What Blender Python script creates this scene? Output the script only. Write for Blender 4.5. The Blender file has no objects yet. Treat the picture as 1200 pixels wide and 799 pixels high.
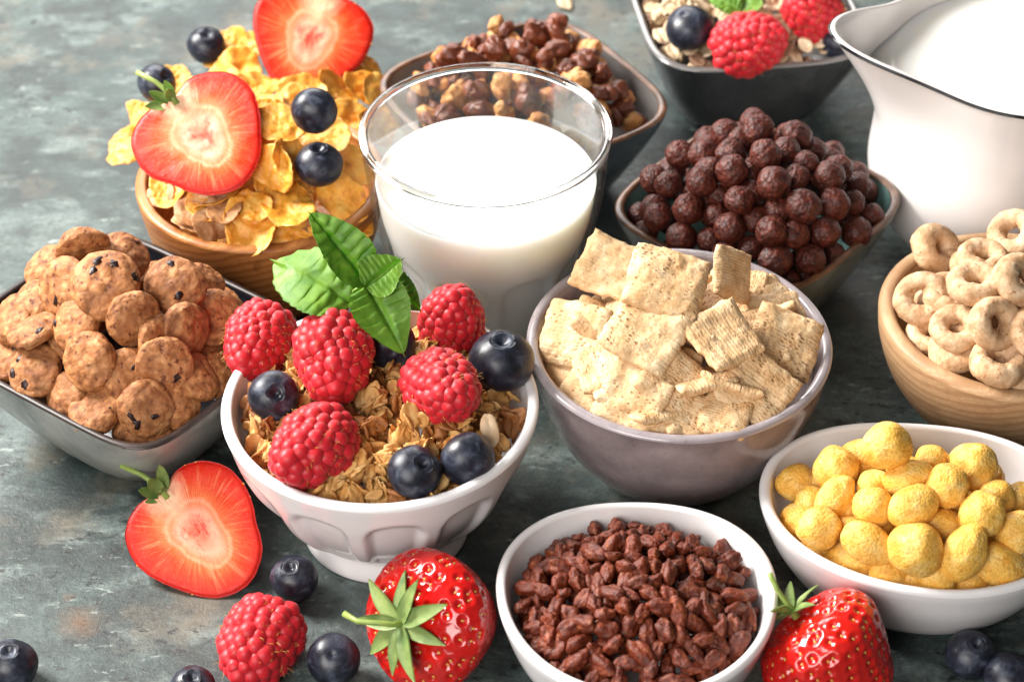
import bpy, bmesh, math, random
import numpy as np
from mathutils import Vector, Matrix, noise

# ------------------------------------------------------------------ camera, world, lamps, exposure
SC = bpy.context.scene
COL = SC.collection
K = 0.01                                     # the numbers below are centimetres
R = math.radians
F, PITCH, CAMH = 2700.0, R(39.3), 53.0       # focal length in photo pixels, downward pitch, camera height
CAMY = -CAMH / math.tan(PITCH)
SP, CP = math.sin(PITCH), math.cos(PITCH)
RIGHT, UP, TOCAM = Vector((1, 0, 0)), Vector((0, SP, CP)), Vector((0, -CP, SP))

cam = bpy.data.cameras.new('camera')
cam_o = bpy.data.objects.new('camera', cam)
COL.objects.link(cam_o)
cam.sensor_width = 36
cam.lens = F / 1200 * 36
cam.clip_start, cam.clip_end = 0.05, 20
cam_o.location = (0, CAMY * K, CAMH * K)
cam_o.rotation_euler = (math.pi / 2 - PITCH, 0, 0)
cam.dof.use_dof = True
cam.dof.focus_distance = 0.735
cam.dof.aperture_fstop = 15
SC.camera = cam_o

W = bpy.data.worlds.new('World')
SC.world = W
W.use_nodes = True
W.node_tree.nodes['Background'].inputs[0].default_value = (1, 0.975, 0.95, 1)
W.node_tree.nodes['Background'].inputs[1].default_value = 0.10


def area(name, loc, aim, sx, sy, power, col):
    l = bpy.data.lights.new(name, 'AREA')
    l.shape, l.size, l.size_y, l.energy, l.color = 'RECTANGLE', sx * K, sy * K, power, col
    o = bpy.data.objects.new(name, l)
    COL.objects.link(o)
    o.location = Vector(loc) * K
    d = Vector(aim) - Vector(loc)
    o.rotation_euler = d.to_track_quat('-Z', 'Y').to_euler()
    return o


area('window_light', (-68, 24, 60), (0, -2, 3), 40, 36, 24.0, (1, 0.97, 0.93))
area('soft_lamp', (-22, 104, 62), (-2, 4, 2), 78, 46, 10.5, (1, 0.985, 0.965))
area('front_fill', (-42, -85, 58), (0, 0, 3), 70, 50, 9.5, (1, 0.97, 0.94))  # added fill lamp on the camera side, lifts the fronts of the bowls and milk

SC.view_settings.view_transform = 'Standard'
SC.view_settings.look = 'None'
SC.view_settings.exposure = 0.2
SC.view_settings.gamma = 1.0
SC.cycles.use_denoising = True
SC.cycles.max_bounces = 14
SC.cycles.transparent_max_bounces = 16
SC.render.engine = 'CYCLES'


# ------------------------------------------------------------------ helpers
def at(u, v, z):
    """The point at height z (cm) that the photo shows at pixel u, v."""
    a, b = (u - 600) / F, (399.5 - v) / F
    dy, dz = CP + b * SP, -SP + b * CP
    t = (z - CAMH) / dz
    return Vector((a * t, CAMY + dy * t, z))


def on(u, v, dome, dz=0.0):
    """The point on a heap's surface (raised by dz) that the photo shows at pixel u, v."""
    z = dome(*at(u, v, 5)[:2]) + dz
    for _ in range(25):
        p = at(u, v, z)
        z += 0.6 * (dome(p.x, p.y) + dz - z)
    return at(u, v, z)


def facing(tx=0.0, ty=0.0):
    """A direction: towards the camera, tipped sideways by tx and upwards by ty (ty 1.22 = straight up)."""
    return (TOCAM + RIGHT * tx + UP * ty).normalized()


def frame(n, spin=90.0):
    """Rotation with local Z along n and local Y along the picture angle spin (degrees, 90 = up)."""
    n = n.normalized()
    d = RIGHT * math.cos(R(spin)) + UP * math.sin(R(spin))
    y = d - n * d.dot(n)
    if y.length < 1e-4:
        y = TOCAM - n * TOCAM.dot(n)
    y.normalize()
    x = y.cross(n)
    m = Matrix((x, y, n)).transposed()
    return m


def rand_frame(rng, n=None, wobble=1.0):
    if n is None:
        n = Vector((rng.gauss(0, 1), rng.gauss(0, 1), rng.gauss(0, 1)))
    else:
        n = n + Vector((rng.gauss(0, 1), rng.gauss(0, 1), rng.gauss(0, 1))) * wobble
    return frame(n.normalized(), rng.uniform(0, 360))


def mesh(name, v, f, mats, mi=None, uv=None, smooth=True):
    me = bpy.data.meshes.new(name)
    me.from_pydata([tuple(c * K for c in p) for p in v], [], [tuple(int(i) for i in q) for q in f])
    for m in (mats if isinstance(mats, (list, tuple)) else [mats]):
        me.materials.append(m)
    n = len(me.polygons)
    me.polygons.foreach_set('use_smooth', [smooth] * n)
    if mi is not None:
        me.polygons.foreach_set('material_index', [int(i) for i in mi])
    if uv is not None:
        ul = me.uv_layers.new(name='UVMap')
        for l in me.loops:
            ul.data[l.index].uv = uv[l.vertex_index]
    me.update()
    return me


def obj(name, data, parent=None, loc=(0, 0, 0), rot=None, scale=1.0):
    o = bpy.data.objects.new(name, data)
    COL.objects.link(o)
    o.rotation_mode = 'QUATERNION'
    s = Vector((scale,) * 3) if isinstance(scale, (int, float)) else Vector(scale)
    o.location = Vector(loc) * K
    o.scale = s
    if rot is not None:
        o.rotation_quaternion = (rot if isinstance(rot, Matrix) else Matrix(rot)).to_quaternion()
    if parent:
        o.parent = parent
    return o


def tag(o, label, cat, group=None):
    o['label'], o['category'] = label, cat
    if group:
        o['group'] = group
    return o


class MB:
    """Collects pieces into one mesh."""
    def __init__(self):
        self.v, self.f, self.m, self.uv = [], [], [], []

    def add(self, v, f, mi=0, mat=None, uv=None):
        k = len(self.v)
        for p in v:
            p = Vector(p)
            self.v.append(mat @ p if mat is not None else p)
        self.f += [tuple(i + k for i in q) for q in f]
        self.m += [mi] * len(f)
        self.uv += list(uv) if uv is not None else [(0, 0)] * len(v)

    def build(self, name, mats, uv=False, smooth=True):
        return mesh(name, self.v, self.f, mats, self.m, self.uv if uv else None, smooth)


_ico = {}


def ico(sub):
    if sub not in _ico:
        bm = bmesh.new()
        bmesh.ops.create_icosphere(bm, subdivisions=sub, radius=1)
        _ico[sub] = ([v.co.copy() for v in bm.verts], [tuple(v.index for v in f.verts) for f in bm.faces])
        bm.free()
    return _ico[sub]


def nz(p, s, seed=0.0):
    return noise.noise(Vector((p[0] * s + seed * 7.13, p[1] * s - seed * 3.7, p[2] * s + seed * 1.9)))


def blob(rx, ry, rz, sub, layers, seed):
    """A lumpy ellipsoid. layers: (amplitude, frequency)."""
    v0, f = ico(sub)
    v = []
    for p in v0:
        d = 1 + sum(a * nz(p, s, seed + i * 5) for i, (a, s) in enumerate(layers))
        v.append(Vector((p.x * rx * d, p.y * ry * d, p.z * rz * d)))
    return v, f


def grid_faces(nu, nv, wrap=True):
    f = []
    for j in range(nv - 1):
        for i in range(nu if wrap else nu - 1):
            a, b = j * nu + i, j * nu + (i + 1) % nu
            f.append((a, b, b + nu, a + nu))
    return f


def tube(pts, rad, n=8):
    """A tapered tube through pts; rad one number or one per point."""
    if isinstance(rad, (int, float)):
        rad = [rad] * len(pts)
    pts = [Vector(p) for p in pts]
    v = []
    ref = Vector((0.31, 0.22, 0.93))
    for i, p in enumerate(pts):
        t = (pts[min(i + 1, len(pts) - 1)] - pts[max(i - 1, 0)]).normalized()
        a = t.cross(ref).normalized()
        b = t.cross(a)
        for k in range(n):
            c = 2 * math.pi * k / n
            v.append(p + (a * math.cos(c) + b * math.sin(c)) * rad[i])
    f = grid_faces(n, len(pts))
    f.append(tuple(range(n - 1, -1, -1)))
    f.append(tuple(range(len(v) - n, len(v))))
    return v, f


def se(th, n, a=1.0, b=1.0):
    c, s = abs(math.cos(th)) / a, abs(math.sin(th)) / b
    return (c ** n + s ** n) ** (-1.0 / n)


def catmull(pts, per):
    """Smooth curve through tuples."""
    out = []
    P = [np.array(p, float) for p in pts]
    for i in range(len(P) - 1):
        p0, p1, p2, p3 = P[max(i - 1, 0)], P[i], P[i + 1], P[min(i + 2, len(P) - 1)]
        for k in range(per):
            t = k / per
            out.append(0.5 * ((2 * p1) + (p2 - p0) * t + (2 * p0 - 5 * p1 + 4 * p2 - p3) * t * t + (3 * p1 - p0 - 3 * p2 + p3) * t ** 3))
    out.append(P[-1])
    return out


def shell(prof, radius, n=96, close_first=True, close_last=False):
    """A ring stack. prof: rows; radius(theta, row) -> (r, z)."""
    v = []
    for row in prof:
        for i in range(n):
            th = 2 * math.pi * i / n
            r, z = radius(th, row)
            v.append(Vector((r * math.cos(th), r * math.sin(th), z)))
    f = grid_faces(n, len(prof))
    if close_first:
        f.append(tuple(range(n - 1, -1, -1)))
    if close_last:
        f.append(tuple(range(len(v) - n, len(v))))
    return v, f


# ------------------------------------------------------------------ materials
class NT:
    def __init__(self, name):
        self.m = bpy.data.materials.new(name)
        self.m.use_nodes = True
        self.t = self.m.node_tree
        self.b = self.t.nodes['Principled BSDF']
        self.out = self.t.nodes['Material Output']
        tc = self.t.nodes.new('ShaderNodeTexCoord')
        mp = self.t.nodes.new('ShaderNodeMapping')
        mp.inputs['Scale'].default_value = (100, 100, 100)
        self.t.links.new(tc.outputs['Object'], mp.inputs[0])
        self.co = mp.outputs[0]
        self.uv = tc.outputs['UV']
        self.rnd = None

    def n(self, typ, **kw):
        x = self.t.nodes.new(typ)
        for k, val in kw.items():
            setattr(x, k, val)
        return x

    def l(self, a, b):
        self.t.links.new(a, b)

    def varied(self):
        """Object coordinates shifted by each object's own random number."""
        oi = self.n('ShaderNodeObjectInfo')
        m = self.n('ShaderNodeMath', operation='MULTIPLY')
        m.inputs[1].default_value = 37.0
        self.l(oi.outputs['Random'], m.inputs[0])
        a = self.n('ShaderNodeVectorMath', operation='ADD')
        self.l(self.co, a.inputs[0])
        self.l(m.outputs[0], a.inputs[1])
        self.rnd = oi.outputs['Random']
        self.co = a.outputs[0]
        return self

    def stretch(self, sx, sy, sz, rot=(0, 0, 0)):
        mp = self.n('ShaderNodeMapping')
        mp.inputs['Scale'].default_value = (sx, sy, sz)
        mp.inputs['Rotation'].default_value = rot
        self.l(self.co, mp.inputs[0])
        return mp.outputs[0]

    def noise(self, scale, detail=4, rough=0.55, co=None, dist=0.0):
        x = self.n('ShaderNodeTexNoise')
        x.inputs['Scale'].default_value = scale
        x.inputs['Detail'].default_value = detail
        x.inputs['Roughness'].default_value = rough
        x.inputs['Distortion'].default_value = dist
        self.l(co or self.co, x.inputs['Vector'])
        return x.outputs['Fac']

    def voronoi(self, scale, co=None, feature='F1', rand=1.0):
        x = self.n('ShaderNodeTexVoronoi', feature=feature)
        x.inputs['Scale'].default_value = scale
        x.inputs['Randomness'].default_value = rand
        self.l(co or self.co, x.inputs['Vector'])
        return x.outputs['Distance']

    def ramp(self, fac, stops, interp='LINEAR'):
        x = self.n('ShaderNodeValToRGB')
        e = x.color_ramp
        e.interpolation = interp
        while len(e.elements) < len(stops):
            e.elements.new(0.5)
        for i, (p, c) in enumerate(stops):
            e.elements[i].position = p
            c = (c, c, c) if isinstance(c, (int, float)) else c
            e.elements[i].color = (*c, 1)
        self.l(fac, x.inputs[0])
        return x.outputs[0]

    def mix(self, fac, a, b, mode='MIX'):
        x = self.n('ShaderNodeMix', data_type='RGBA', blend_type=mode)
        for s, val in ((x.inputs[0], fac), (x.inputs[6], a), (x.inputs[7], b)):
            if isinstance(val, (int, float)):
                s.default_value = val
            elif isinstance(val, tuple):
                s.default_value = (*val, 1)
            else:
                self.l(val, s)
        return x.outputs[2]

    def math(self, op, a, b=0.0, c=None):
        x = self.n('ShaderNodeMath', operation=op)
        for s, val in zip(x.inputs, (a, b, c)):
            if val is None:
                continue
            if isinstance(val, (int, float)):
                s.default_value = val
            else:
                self.l(val, s)
        return x.outputs[0]

    def bump(self, h, strength=0.3, dist=0.05, prev=None):
        x = self.n('ShaderNodeBump')
        x.inputs['Strength'].default_value = strength
        x.inputs['Distance'].default_value = dist * K
        self.l(h, x.inputs['Height'])
        if prev:
            self.l(prev, x.inputs['Normal'])
        return x.outputs[0]

    def set(self, color=None, rough=None, normal=None, sss=None, spec=None, coat=None, **kw):
        b = self.b
        for key, val in (('Base Color', color), ('Roughness', rough), ('Normal', normal)):
            if val is None:
                continue
            if isinstance(val, (int, float)):
                b.inputs[key].default_value = val
            elif isinstance(val, tuple):
                b.inputs[key].default_value = (*val, 1)
            else:
                self.l(val, b.inputs[key])
        if sss:
            w, rad, sc = sss
            b.inputs['Subsurface Weight'].default_value = w
            b.inputs['Subsurface Radius'].default_value = rad
            b.inputs['Subsurface Scale'].default_value = sc * K
        if spec is not None:
            b.inputs['Specular IOR Level'].default_value = spec
        if coat is not None:
            b.inputs['Coat Weight'].default_value = coat[0]
            b.inputs['Coat Roughness'].default_value = coat[1]
        for k, val in kw.items():
            b.inputs[k].default_value = val
        return self.m


def crumb(name, stops, scale=3.0, rough=0.6, bump=0.5, bscale=9.0, bdist=0.05, speck=None, sss=None, spec=0.4, vary=0.25, bub=None):
    """Baked cereal: mottled colour, fine crumb, optional dark specks."""
    t = NT(name).varied()
    stops = [(p, tuple(0.97 * k ** 1.28 for k in q)) for p, q in stops]
    c = t.ramp(t.noise(scale, 6, 0.6), stops)
    v = t.math('MULTIPLY_ADD', t.rnd, 2 * vary, 1 - vary)
    hs = t.n('ShaderNodeHueSaturation')
    t.l(c, hs.inputs['Color'])
    t.l(v, hs.inputs['Value'])
    c = hs.outputs[0]
    if speck:
        scol, ssc, lo, hi = speck
        m = t.ramp(t.noise(ssc, 3, 0.5), [(lo, 0), (hi, 1)])
        c = t.mix(m, c, scol)
    h = t.noise(bscale, 6, 0.65)
    nrm = t.bump(h, bump, bdist)
    if bub:
        x = t.n('ShaderNodeTexVoronoi', feature='SMOOTH_F1')
        x.inputs['Scale'].default_value = bub[0]
        x.inputs['Smoothness'].default_value = 0.4
        wob = t.n('ShaderNodeVectorMath', operation='MULTIPLY_ADD')
        nn = t.n('ShaderNodeTexNoise')
        nn.inputs['Scale'].default_value = bub[0] * 0.7
        t.l(t.co, nn.inputs['Vector'])
        t.l(nn.outputs['Color'], wob.inputs[0])
        wob.inputs[1].default_value = (0.6 / bub[0],) * 3
        t.l(t.co, wob.inputs[2])
        t.l(wob.outputs[0], x.inputs['Vector'])
        nrm = t.bump(t.math('SUBTRACT', 1.0, x.outputs['Distance']), bub[1], bub[2], nrm)
        pit = t.ramp(x.outputs['Distance'], [(0.45, 0), (0.85, bub[3])])
        c = t.mix(pit, c, tuple(k * 0.45 for k in stops[0][1]))
    return t.set(c, rough, nrm, sss=sss, spec=spec)


def m_slate():
    t = NT('slate_stone')
    warp = t.n('ShaderNodeVectorMath', operation='MULTIPLY_ADD')
    nn = t.n('ShaderNodeTexNoise')
    nn.inputs['Scale'].default_value = 0.22
    nn.inputs['Detail'].default_value = 4
    t.l(t.co, nn.inputs['Vector'])
    t.l(nn.outputs['Color'], warp.inputs[0])
    warp.inputs[1].default_value = (1.1, 1.1, 0)
    t.l(t.co, warp.inputs[2])
    flat = t.co
    t.co = warp.outputs[0]
    big = t.noise(0.11, 9, 0.62, co=t.stretch(1, 1.7, 1, (0, 0, R(30))))
    streak = t.noise(0.3, 10, 0.68, co=t.stretch(1, 2.0, 1, (0, 0, R(32))))
    cloud = t.noise(0.4, 9, 0.68)
    fine = t.noise(4.5, 8, 0.75)
    c = t.ramp(big, [(0.38, (0.03, 0.045, 0.044)), (0.48, (0.08, 0.112, 0.108)), (0.58, (0.17, 0.215, 0.205)), (0.68, (0.28, 0.32, 0.30))])
    c = t.mix(t.ramp(streak, [(0.50, 0), (0.61, 0.9)]), c, (0.36, 0.41, 0.39))
    c = t.mix(t.ramp(cloud, [(0.40, 0.85), (0.52, 0)]), c, (0.03, 0.040, 0.040))
    grain = t.noise(11, 6, 0.8)
    c = t.mix(t.ramp(fine, [(0.38, 0.6), (0.62, 0)]), c, (0.055, 0.065, 0.062))
    c = t.mix(t.ramp(grain, [(0.36, 0.55), (0.5, 0)]), c, (0.03, 0.036, 0.035))
    c = t.mix(t.ramp(grain, [(0.56, 0), (0.68, 0.35)]), c, (0.36, 0.38, 0.36))
    # brown and rust staining
    brown = t.ramp(t.noise(0.24, 7, 0.7, co=t.stretch(1, 1, 1, (0.4, 0, 1))), [(0.52, 0), (0.66, 0.75)])
    c = t.mix(brown, c, (0.26, 0.20, 0.145))
    # pale scratches and chips
    pale = t.math('MULTIPLY', t.ramp(t.noise(1.0, 8, 0.68, co=t.stretch(1, 2.4, 1, (0, 0, R(-15)))), [(0.59, 0), (0.66, 0.85)]), t.ramp(t.noise(0.2, 3), [(0.42, 0), (0.55, 1)]))
    c = t.mix(pale, c, (0.52, 0.54, 0.50))
    # black flecks
    dark = t.math('MULTIPLY', t.ramp(t.noise(1.5, 7, 0.72, co=t.stretch(1, 1.8, 1, (0, 0, R(10)))), [(0.56, 0), (0.60, 0.95)]), t.ramp(t.noise(0.22, 4, 0.6), [(0.46, 0), (0.55, 1)]))
    c = t.mix(dark, c, (0.012, 0.014, 0.014))
    for (x, y, r) in ((-13.7, -14.0, 0.75), (-14.2, -13.0, 0.4)):
        d = t.n('ShaderNodeVectorMath', operation='DISTANCE')
        t.l(flat, d.inputs[0])
        d.inputs[1].default_value = (x, y, 0)
        q = t.math('ADD', d.outputs['Value'], t.math('MULTIPLY', t.noise(1.6, 5), 0.9))
        c = t.mix(t.ramp(t.math('DIVIDE', q, r * 3.0), [(0.22, 0.6), (0.6, 0)]), c, (0.34, 0.15, 0.06))
    c = t.mix(1.0, c, (0.52, 0.58, 0.57), 'MULTIPLY')
    h = t.mix(0.5, t.noise(1.3, 12, 0.78), streak)
    nrm = t.bump(grain, 0.35, 0.03, t.bump(h, 0.7, 0.18))
    rough = t.ramp(cloud, [(0.3, 0.27), (0.7, 0.46)])
    return t.set(c, rough, nrm, spec=0.5)


def m_glaze(name, col, rough=0.18, tint=0.15, speck=0.0, coat=0.0, scale=0.6, sp_col=(0.08, 0.05, 0.04)):
    t = NT(name)
    n = t.noise(scale, 6, 0.6)
    lo = tuple(c * (1 - tint) for c in col)
    hi = tuple(min(1, c * (1 + tint)) for c in col)
    c = t.ramp(n, [(0.3, lo), (0.7, hi)])
    if speck:
        c = t.mix(t.ramp(t.noise(7, 3, 0.6), [(0.62, 0), (0.72, speck)]), c, sp_col)
    nrm = t.bump(t.noise(1.5, 3), 0.05, 0.1)
    return t.set(c, rough, nrm, coat=(coat, 0.05) if coat else None)


def m_wood(name, a, b, c_, dark, scale=1.0, rough=0.42):
    t = NT(name)
    co = t.stretch(1.0, 0.33, 1.6, (R(12), R(18), R(25)))
    w = t.n('ShaderNodeTexWave', wave_type='RINGS', bands_direction='Y')
    w.inputs['Scale'].default_value = 0.62 * scale
    w.inputs['Distortion'].default_value = 5.5
    w.inputs['Detail'].default_value = 4
    w.inputs['Detail Scale'].default_value = 0.9
    t.l(co, w.inputs[0])
    c = t.ramp(w.outputs['Fac'], [(0.05, a), (0.5, b), (0.85, c_), (1.0, b)])
    c = t.mix(t.ramp(t.noise(0.5 * scale, 6, 0.6, co=t.stretch(1, 0.3, 1.5, (R(12), R(18), R(25))), dist=1.5), [(0.55, 0), (0.72, 0.8)]), c, dark)
    fib = t.noise(7, 5, 0.7, co=t.stretch(1, 0.12, 1.6, (R(12), R(18), R(25))))
    c = t.mix(t.ramp(fib, [(0.4, 0.35), (0.65, 0)]), c, tuple(x * 0.55 for x in b))
    return t.set(c, rough, t.bump(fib, 0.12, 0.04), spec=0.4)


M = {}
M['slate'] = m_slate()
M['white'] = m_glaze('white_porcelain', (0.80, 0.77, 0.765), 0.16, 0.015, coat=0.3)
M['jug'] = m_glaze('jug_porcelain', (0.82, 0.775, 0.75), 0.2, 0.01, coat=0.3)
M['black_line'] = NT('black_glaze').set((0.01, 0.01, 0.012), 0.15)
M['lilac'] = m_glaze('lilac_stoneware', (0.27, 0.215, 0.215), 0.2, 0.25, speck=0.5, coat=0.4, scale=0.8, sp_col=(0.16, 0.11, 0.1))
M['lilac_rim'] = m_glaze('lilac_rim', (0.33, 0.285, 0.295), 0.2, 0.15, speck=0.5, coat=0.4, scale=1.2, sp_col=(0.2, 0.13, 0.11))
M['black_in'] = m_glaze('black_interior_glaze', (0.012, 0.013, 0.017), 0.13, 0.2, coat=0.5)
M['rim_dark'] = m_glaze('burnt_rim', (0.025, 0.014, 0.011), 0.4, 0.6, coat=0.0, scale=1.6)
M['rim_brown'] = m_glaze('brown_rim', (0.11, 0.048, 0.022), 0.36, 0.7, coat=0.05, scale=1.6)
M['grey_in'] = m_glaze('grey_interior', (0.16, 0.148, 0.142), 0.2, 0.12, coat=0.4)
M['teal_in'] = m_glaze('teal_interior', (0.13, 0.235, 0.215), 0.16, 0.2, coat=0.4)
M['grey_out'] = m_glaze('grey_green_outside', (0.19, 0.215, 0.205), 0.22, 0.25, coat=0.3)
M['bluegrey_out'] = m_glaze('blue_grey_outside', (0.075, 0.095, 0.11), 0.2, 0.3, coat=0.3)
M['dark_out'] = m_glaze('dark_outside', (0.035, 0.036, 0.038), 0.16, 0.4, coat=0.5)
M['wood_olive'] = m_wood('olive_wood', (0.32, 0.11, 0.025), (0.43, 0.165, 0.042), (0.51, 0.22, 0.065), (0.11, 0.032, 0.009))
M['wood_pale'] = m_wood('pale_wood', (0.42, 0.235, 0.115), (0.50, 0.30, 0.155), (0.58, 0.37, 0.20), (0.27, 0.135, 0.06), rough=0.5)


def m_cookie_out():
    t = NT('cookie_bowl_outside')
    n = t.noise(0.35, 7, 0.65, co=t.stretch(1, 1, 0.6), dist=0.5)
    c = t.ramp(n, [(0.36, (0.07, 0.075, 0.075)), (0.47, (0.30, 0.31, 0.29)), (0.6, (0.46, 0.46, 0.43))])
    c = t.mix(t.ramp(t.noise(0.5, 5), [(0.62, 0), (0.74, 0.5)]), c, (0.25, 0.14, 0.07))
    c = t.mix(t.ramp(t.noise(4, 4, 0.7), [(0.66, 0), (0.72, 0.9)]), c, (0.03, 0.025, 0.02))
    c = t.mix(1.0, c, (0.62, 0.63, 0.61), 'MULTIPLY')
    return t.set(c, 0.28, t.bump(t.noise(2, 4), 0.06, 0.08), coat=(0.15, 0.1))


M['cookie_out'] = m_cookie_out()
M['milk'] = NT('milk').set((0.92, 0.895, 0.84), 0.22, sss=(1.0, (1.0, 0.88, 0.7), 0.9))


def m_glass_wall():
    t = NT('clear_glass_wall')
    tr = t.n('ShaderNodeBsdfTransparent')
    tr.inputs[0].default_value = (0.955, 0.965, 0.96, 1)
    gl = t.n('ShaderNodeBsdfGlossy')
    gl.inputs['Roughness'].default_value = 0.02
    fr = t.n('ShaderNodeFresnel')
    fr.inputs[0].default_value = 1.5
    mx = t.n('ShaderNodeMixShader')
    t.l(t.math('MULTIPLY', fr.outputs[0], 0.42), mx.inputs[0])
    t.l(tr.outputs[0], mx.inputs[1])
    t.l(gl.outputs[0], mx.inputs[2])
    t.l(mx.outputs[0], t.out.inputs[0])
    return t.m


M['glass_wall'] = m_glass_wall()
M['glass'] = NT('clear_glass').set((0.94, 0.96, 0.95), 0.01, **{'Transmission Weight': 1.0, 'IOR': 1.5})

# fruit
def m_raspberry():
    t = NT('raspberry_skin').varied()
    c = t.ramp(t.noise(1.2, 4), [(0.3, (0.42, 0.006, 0.012)), (0.7, (0.62, 0.016, 0.028))])
    t.b.inputs['Sheen Weight'].default_value = 0.08
    t.b.inputs['Sheen Tint'].default_value = (1, 0.75, 0.75, 1)
    return t.set(c, 0.46, t.bump(t.noise(16, 4), 0.15, 0.03), sss=(0.5, (1, 0.2, 0.16), 0.16), spec=0.38)


def m_blueberry():
    t = NT('blueberry_skin').varied()
    n = t.noise(1.7, 6, 0.65, dist=0.6)
    c = t.ramp(n, [(0.36, (0.008, 0.008, 0.013)), (0.53, (0.018, 0.021, 0.035)), (0.66, (0.055, 0.066, 0.095)), (0.78, (0.14, 0.16, 0.21))])
    rr = t.ramp(n, [(0.35, 0.3), (0.7, 0.5)])
    return t.set(c, rr, t.bump(t.noise(9, 4), 0.08, 0.03), spec=0.45)


def m_flesh():
    t = NT('strawberry_flesh').varied()
    sx = t.n('ShaderNodeSeparateXYZ')
    t.l(t.uv, sx.inputs[0])
    x = t.math('SUBTRACT', sx.outputs[0], 0.5)
    y = t.math('SUBTRACT', sx.outputs[1], 0.5)
    x2, y2 = t.math('MULTIPLY', x, 2.0), t.math('MULTIPLY', y, 2.0)
    rho = t.math('SQRT', t.math('ADD', t.math('MULTIPLY', x2, x2), t.math('MULTIPLY', y2, y2)))
    xe, ye = t.math('MULTIPLY', x2, 1.22), t.math('ADD', t.math('MULTIPLY', y2, 0.86), 0.03)
    rel = t.math('SQRT', t.math('ADD', t.math('MULTIPLY', xe, xe), t.math('MULTIPLY', ye, ye)))
    blend = t.ramp(rho, [(0.45, 0), (0.95, 1)])
    rcore = t.math('ADD', t.math('MULTIPLY', rel, t.math('SUBTRACT', 1.0, blend)), t.math('MULTIPLY', rho, blend))
    ang = t.math('ARCTAN2', y2, x2)
    rn = t.math('ADD', rcore, t.math('MULTIPLY', t.math('SUBTRACT', t.noise(1.6, 5, 0.6), 0.5), 0.2))
    c = t.ramp(rn, [(0.0, (0.70, 0.12, 0.07)), (0.14, (0.82, 0.28, 0.17)), (0.30, (0.88, 0.45, 0.30)), (0.42, (0.84, 0.25, 0.11)),
                    (0.475, (0.88, 0.37, 0.20)), (0.54, (0.80, 0.16, 0.045)), (0.70, (0.74, 0.06, 0.012)), (0.88, (0.64, 0.02, 0.006)), (1.0, (0.45, 0.008, 0.005))])
    # pale veins that run outwards from the core
    cv = t.n('ShaderNodeCombineXYZ')
    t.l(t.math('MULTIPLY', t.math('COSINE', ang), 8.5), cv.inputs[0])
    t.l(t.math('MULTIPLY', t.math('SINE', ang), 8.5), cv.inputs[1])
    t.l(t.math('ADD', t.math('MULTIPLY', rho, 0.7), t.math('MULTIPLY', t.rnd, 9.0)), cv.inputs[2])
    ray = t.noise(1.6, 2, 0.5, co=cv.outputs[0])
    rm = t.math('MULTIPLY', t.ramp(ray, [(0.56, 0), (0.68, 1)]), t.ramp(rho, [(0.48, 0), (0.56, 0.55), (0.86, 0.25), (0.96, 0)]))
    c = t.mix(rm, c, (0.84, 0.33, 0.16))
    core = t.math('MULTIPLY', t.ramp(t.noise(3.2, 5, 0.7, co=t.stretch(2.2, 0.8, 1)), [(0.5, 0), (0.6, 1)]), t.ramp(rho, [(0.1, 0.95), (0.36, 0)]))
    c = t.mix(core, c, (0.62, 0.05, 0.035))
    yk = t.math('MULTIPLY', t.math('SUBTRACT', y2, 0.78), 0.8)
    dk = t.math('SQRT', t.math('ADD', t.math('MULTIPLY', x2, x2), t.math('MULTIPLY', yk, yk)))
    dk = t.math('ADD', dk, t.math('MULTIPLY', t.math('SUBTRACT', t.noise(2.5, 4), 0.5), 0.25))
    c = t.mix(t.ramp(dk, [(0.10, 0.85), (0.42, 0)]), c, (0.90, 0.66, 0.42))
    cf = t.n('ShaderNodeCombineXYZ')
    t.l(t.math('MULTIPLY', t.math('COSINE', ang), 26.0), cf.inputs[0])
    t.l(t.math('MULTIPLY', t.math('SINE', ang), 26.0), cf.inputs[1])
    t.l(t.math('MULTIPLY', rho, 3.0), cf.inputs[2])
    fib = t.noise(1.4, 4, 0.65, co=cf.outputs[0])
    c = t.mix(t.math('MULTIPLY', t.ramp(fib, [(0.52, 0), (0.68, 0.5)]), t.ramp(rho, [(0.3, 0.3), (0.5, 1), (0.95, 0)])), c, (0.85, 0.36, 0.17))
    c = t.mix(t.math('MULTIPLY', t.ramp(fib, [(0.34, 0.45), (0.48, 0)]), t.ramp(rho, [(0.3, 0.4), (0.5, 1)])), c, (0.60, 0.022, 0.01))
    nrm = t.bump(fib, 0.3, 0.05, t.bump(t.noise(7, 6, 0.7), 0.5, 0.05))
    return t.set(c, t.ramp(t.noise(3, 4), [(0.4, 0.22), (0.6, 0.42)]), nrm, sss=(0.2, (1, 0.3, 0.2), 0.2), spec=0.25)


def m_berry_skin():
    t = NT('strawberry_skin').varied()
    c = t.ramp(t.noise(0.6, 4), [(0.3, (0.44, 0.004, 0.004)), (0.7, (0.57, 0.012, 0.006))])
    return t.set(c, 0.2, t.bump(t.noise(7, 3), 0.08, 0.05), sss=(0.2, (1, 0.12, 0.06), 0.2), coat=(0.4, 0.1))


def m_leaf(name, a, b, rough=0.42):
    t = NT(name).varied()
    c = t.ramp(t.noise(1.8, 6, 0.6), [(0.3, a), (0.7, b)])
    m = t.set(c, rough, t.bump(t.noise(11, 4), 0.2, 0.03), sss=(0.25, (0.4, 1, 0.2), 0.12), spec=0.45)
    return m


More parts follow.
